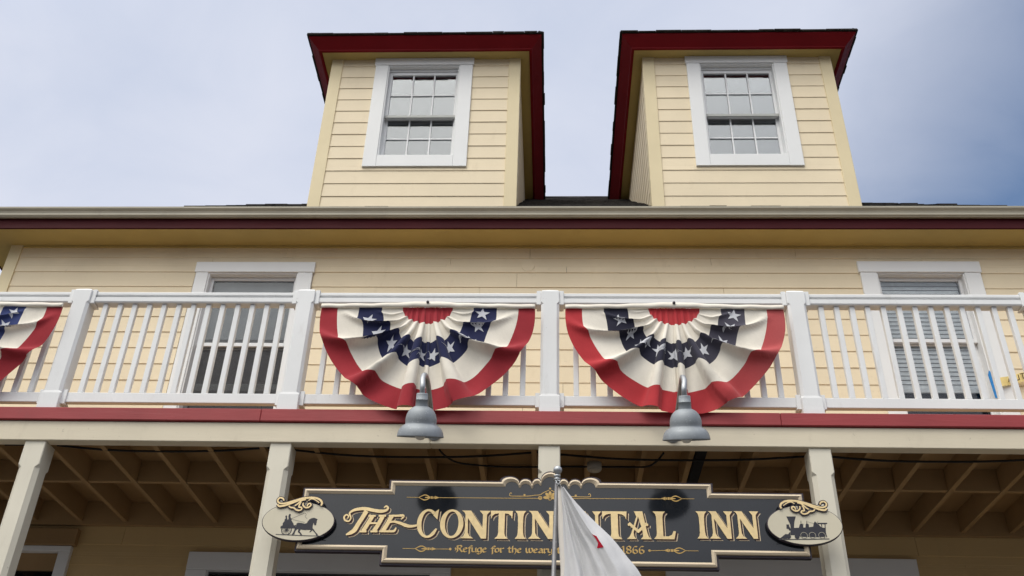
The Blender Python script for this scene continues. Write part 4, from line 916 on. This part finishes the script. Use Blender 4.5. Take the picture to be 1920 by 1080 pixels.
for p_, mirror in ((pl, False), (pr_, True)):
    dk = MB(); gd = MB()
    for k, (pts, wv) in enumerate(D['SCROLL']):
        if mirror: pts = [(1.577-(x+1.637), z+.018) for x, z in pts]
        dk_w = wv+.013; nW = len(pts)
        ribbon(dk, pts, [dk_w]*nW, 6.0585-.0003*k); ribbon(gd, pts, [wv*.8]+[wv*1.15]*(nW-2)+[wv*.8], 6.0492-.0003*k)
    sb = dk.build('scroll_backing', M['signedge'], p_, recalc=False); md = sb.modifiers.new('thick', 'SOLIDIFY'); md.thickness = .012; md.offset = 0
    gd.build('scroll_leaf', M['gold'], p_, recalc=False)

# ------------------------------------------------------------------ flagpole and flag
PT, PB = Vector((.018, 5.0, 3.70)), Vector((-.108, 5.0, .0)) 
FP = empty('flagpole', PB); tag(FP, 'thin metal flagpole with ball finial standing before the sign', 'flagpole')
b = MB(); b.tube([PB, PB.lerp(PT, .5), PT], [.0150, .0135, .0118], 16); b.build('pole', M['pole'], FP)
b = MB(); b.lathe([(.001, .0), (.02, .0), (.02, .006), (.013, .01), (.013, .016), (.019, .02), (.019, .026), (.010, .030), (.008, .036)], (PT.x, PT.y, PT.z-.022), 24)
b.lathe([(.001, -.024)]+[(.024*cos(radians(a)), .024*sin(radians(a))) for a in range(-80, 90, 10)]+[(.001, .024)], (.021, 5.0, 3.737), 28); b.build('ball_finial', M['pipe'], FP)
b = MB(); b.lathe([(.001, 0), (.16, 0), (.16, .02), (.05, .04), (.03, .14), (.001, .14)], (PB.x, PB.y, 0), 24); b.build('base_plate', M['pole'], FP)
def catmull(P, sub):
    P = [Vector(p) for p in P]; Q = []
    for i in range(len(P)-1):
        p0, p1, p2, p3 = P[max(i-1, 0)], P[i], P[i+1], P[min(i+2, len(P)-1)]
        for k in range(sub):
            t = k/sub; Q.append(.5*((2*p1)+(p2-p0)*t+(2*p0-5*p1+4*p2-p3)*t*t+(3*p1-p0-3*p2+p3)*t**3))
    Q.append(P[-1]); return Q
def flag():
    ext = lambda L, *add: [tuple(p) for p in L]+list(add)
    H = ext(D['FLAG_H'], (.020, 3.02), (.016, 2.86)); S = ext(D['FLAG_S'], (.044, 3.02), (.05, 2.84)); R = ext(D['FLAG_R'], (.37, 2.97), (.40, 2.74)); O = ext(D['FLAG_O'], (.49, 3.02), (.51, 2.80))
    H, S, R, O = (catmull(q, 9) for q in (H, S, R, O)); n = len(H); rows = []
    NS, NR = 34, 14
    for i in range(n):
        g = i/(n-1); row = []
        h, s, r, o_ = H[i], S[i], R[i], O[i]
        for k in range(3): t = k/3; row.append((h.x+(s.x-h.x)*t, 5.0-.014*t-.006*sin(pi*t), h.y+(s.y-h.y)*t))
        for k in range(NS):
            t = k/NS; x = s.x+(r.x-s.x)*t; z = s.y+(r.y-s.y)*t-.02*g*sin(pi*t)
            y = 4.985+(4.92-4.985)*t*t + .030*g*sin(pi*t)*sin(2*pi*(2.3*t+.15))*(1-t*.5) + .016*min(1, g*3)*sin(2*pi*(4.4*t-.5*g))*sin(pi*t)*(1-.4*t) + .005*g*sin(2*pi*(9.1*t+1.3*g))*sin(pi*t) - .012*sin(pi*t)*g
            row.append((x, y, z))
        for k in range(NR+1):
            t = k/NR; row.append((r.x+(o_.x-r.x)*t, 4.92+.13*t+.004*sin(9*t+14*g)*sin(pi*t), r.y+(o_.y-r.y)*t+.012*sin(pi*t)*g))
        rows.append(row)
    b = MB(); m = len(rows[0]); b.v = [p for r in rows for p in r]
    for i in range(n-1):
        for j in range(m-1):
            b.f.append((i*m+j, (i+1)*m+j, (i+1)*m+j+1, i*m+j+1)); b.mi.append(1 if j < 3 else 0); b.sm.append(True)
    # printed star running under the fold: quads follow the cloth
    st = [(p[0], p[1]) for p in D['STAR']]
    def onflag(x, z):
        best = None
        for i in range(n):
            for j in range(3, 3+NS+1):
                p = rows[i][j]; dd = (p[0]-x)**2+(p[2]-z)**2
                if best is None or dd < best[0]: best = (dd, p[1])
        return (x, best[1]-.004, z)
    cx = sum(p[0] for p in st)/8; cz = sum(p[1] for p in st)/8
    for tri in ((0, 1, 7), (1, 6, 7), (1, 2, 6), (2, 5, 6), (2, 3, 5), (3, 4, 5)):
        q = [onflag(*st[k]) for k in tri]; o0 = len(b.v); b.v += q; b.f.append((o0, o0+1, o0+2)); b.mi.append(2); b.sm.append(False)
    f = b.build('flag', [M['c_flag'], M['c_hoist'], M['c_flagred']], recalc=False)
    off = Vector((.02, 5.0, 3.66)); f.location = off
    for v in f.data.vertices: v.co -= off
    tag(f, 'drooping white flag showing part of a red star, hung from the pole', 'flag')
    gr = MB(); gr.rings([[(.027+r*cos(2*pi*k/14), y, 3.640+r*sin(2*pi*k/14)) for k in range(14)] for r, y in ((.009, 4.982), (.009, 4.975), (.0045, 4.975), (.0045, 4.982))]); gr.build('grommet', M['pole'], f)
    return f
flag()
b = MB(); b.lathe([(.001, -.006), (.004, 0), (.001, .006)], (.010, 4.983, 3.668), 8); b.tube([(.018, 4.98, 3.672), (.034, 4.974, 3.664), (.028, 4.972, 3.642), (.012, 4.975, 3.655), (.018, 4.98, 3.672)], .003, 8); 
b.build('flag_clip', M['pipe'], FP)

# ------------------------------------------------------------------ porch wiring and fittings
def cable(name, pts, r, label, group='cables strung under the porch ceiling'):
    P = catmull3(pts); b = MB(); b.tube(P, r, 8); o = b.build(name, M['cable'])
    off = Vector(pts[0]); o.location = off
    for v in o.data.vertices: v.co -= off
    tag(o, label, 'cable', group)
def catmull3(ctrl, sub=8):
    C_ = [Vector(p) for p in ctrl]; out = []
    for i in range(len(C_)-1):
        p0, p1, p2, p3 = C_[max(i-1, 0)], C_[i], C_[i+1], C_[min(i+2, len(C_)-1)]
        for k in range(sub):
            t = k/sub; out.append(.5*((2*p1)+(p2-p0)*t+(2*p0-5*p1+4*p2-p3)*t*t+(3*p1-p0-3*p2+p3)*t**3))
    out.append(C_[-1]); return out
cy = 6.45
spans = [(-5.4, -3.66, 4.52, .0, 'black cable sagging left of the leftmost column'), (-3.63, -1.93, 4.525, .045, 'black cable sagging between leftmost column and column left of sign'), (-1.90, -.06, 4.505, .05, 'black cable sagging above left half of sign'), (.0, 1.78, 4.49, .038, 'black cable sagging above right half of sign'), (1.81, 3.5, 4.50, .04, 'black cable sagging right of the column beside the locomotive plaque')]
for a, c, z, s, lab in spans:
    z -= .012
    cable('sagging_cable', [(a, cy, z), (a+(c-a)*.25, cy, z-s*.75-.004), ((a+c)/2, cy, z-s), (a+(c-a)*.75, cy, z-s*.75), (c, cy, z+.002)], .0085, lab)
cable('sagging_cable', [(-.80, 6.36, 4.462), (-.76, 6.44, 4.448), (-.66, 6.55, 4.444), (-.35, 6.62, 4.450), (0, 6.6, 4.446), (.24, 6.58, 4.44)], .007, 'thin cable running into the left side of the round ceiling box')
cable('sagging_cable', [(.335, 6.58, 4.44), (.55, 6.60, 4.450), (.66, 6.58, 4.446), (.72, 6.50, 4.45), (.76, 6.38, 4.462)], .007, 'thin cable running out of the right side of the round ceiling box')
jb = empty('ceiling_box', (.288, 6.58, 4.468)); tag(jb, 'round white electrical box on the porch ceiling behind the sign', 'ceiling box')
b = MB(); b.lathe([(.001, .0), (.052, .0), (.052, -.045), (.049, -.05), (.001, -.05)], (.288, 6.58, 4.467), 32); b.build('box_body', M['box'], jb)
b = MB(); b.lathe([(.001, -.051), (.045, -.051), (.045, -.056), (.001, -.058)], (.288, 6.58, 4.467), 32)
for x in (-.02, .02): b.box(.288+x-.004, .288+x+.004, 6.576, 6.584, 4.406, 4.4085, bev=0)
b.build('cover_plate', M['box'], jb)
b = MB(); b.box(.985, 1.06, 6.31, 7.02, 4.462, 4.60, bev=.006); o = b.build('duct', M['dark']); tag(o, 'black duct between two joists of the porch ceiling, right of the flag', 'duct')

# caution tape and blue tape by the right window
def letters_bar(mb, text, x0, z0, w, h, gap, y, slope):
    S = {'C': [((1, 1), (0, 1)), ((0, 1), (0, 0)), ((0, 0), (1, 0))], 'A': [((0, 0), (.5, 1)), ((.5, 1), (1, 0)), ((.2, .35), (.8, .35))], 'U': [((0, 1), (0, 0)), ((0, 0), (1, 0)), ((1, 0), (1, 1))], 'T': [((0, 1), (1, 1)), ((.5, 1), (.5, 0))], 'I': [((.5, 0), (.5, 1))], 'O': [((0, 0), (0, 1)), ((0, 1), (1, 1)), ((1, 1), (1, 0)), ((1, 0), (0, 0))], 'N': [((0, 0), (0, 1)), ((0, 1), (1, 0)), ((1, 0), (1, 1))]}
    for ch in text:
        for i, (p, q) in enumerate(S[ch]):
            a = (x0+p[0]*w, z0+p[1]*h+(x0+p[0]*w)*slope); c = (x0+q[0]*w, z0+q[1]*h+(x0+q[0]*w)*slope); ribbon(mb, [a, c], .0095, y-.0003*i)
        x0 += w+gap
b = MB(); K = 30; rs = []; sl = .26
for i in range(K+1):
    x = 3.885+.75*i/K; z = 5.79+(x-3.885)*sl; yy = 7.895-.01*sin(i*.7)
    rs.append([(x, yy, z), (x, yy-.0008, z), (x, yy-.0008, z+.086), (x, yy, z+.086)])
b.rings(rs, smooth=False); t = b.build('caution_tape', M['tape_y']); tag(t, 'yellow tape printed CAUTION stretched beside the right balcony window', 'tape')
lb_ = MB(); letters_bar(lb_, 'AUTION', 4.005, 5.807-3.885*sl, .042, .052, .016, 7.872, sl)
lt = lb_.build('tape_print', M['textblack'], None, recalc=False); lt.parent = t
b = MB(); b.rings([[(3.862, 7.893, 5.69), (3.852, 7.893, 5.92), (3.870, 7.893, 5.965), (3.905, 7.893, 5.90), (3.930, 7.893, 5.69)], [(3.862, 7.888, 5.69), (3.852, 7.886, 5.92), (3.870, 7.885, 5.965), (3.905, 7.886, 5.90), (3.930, 7.888, 5.69)]], smooth=False)
o = b.build('painter_tape', M['tape_b']); tag(o, 'strip of blue tape stuck on the right window trim', 'tape')
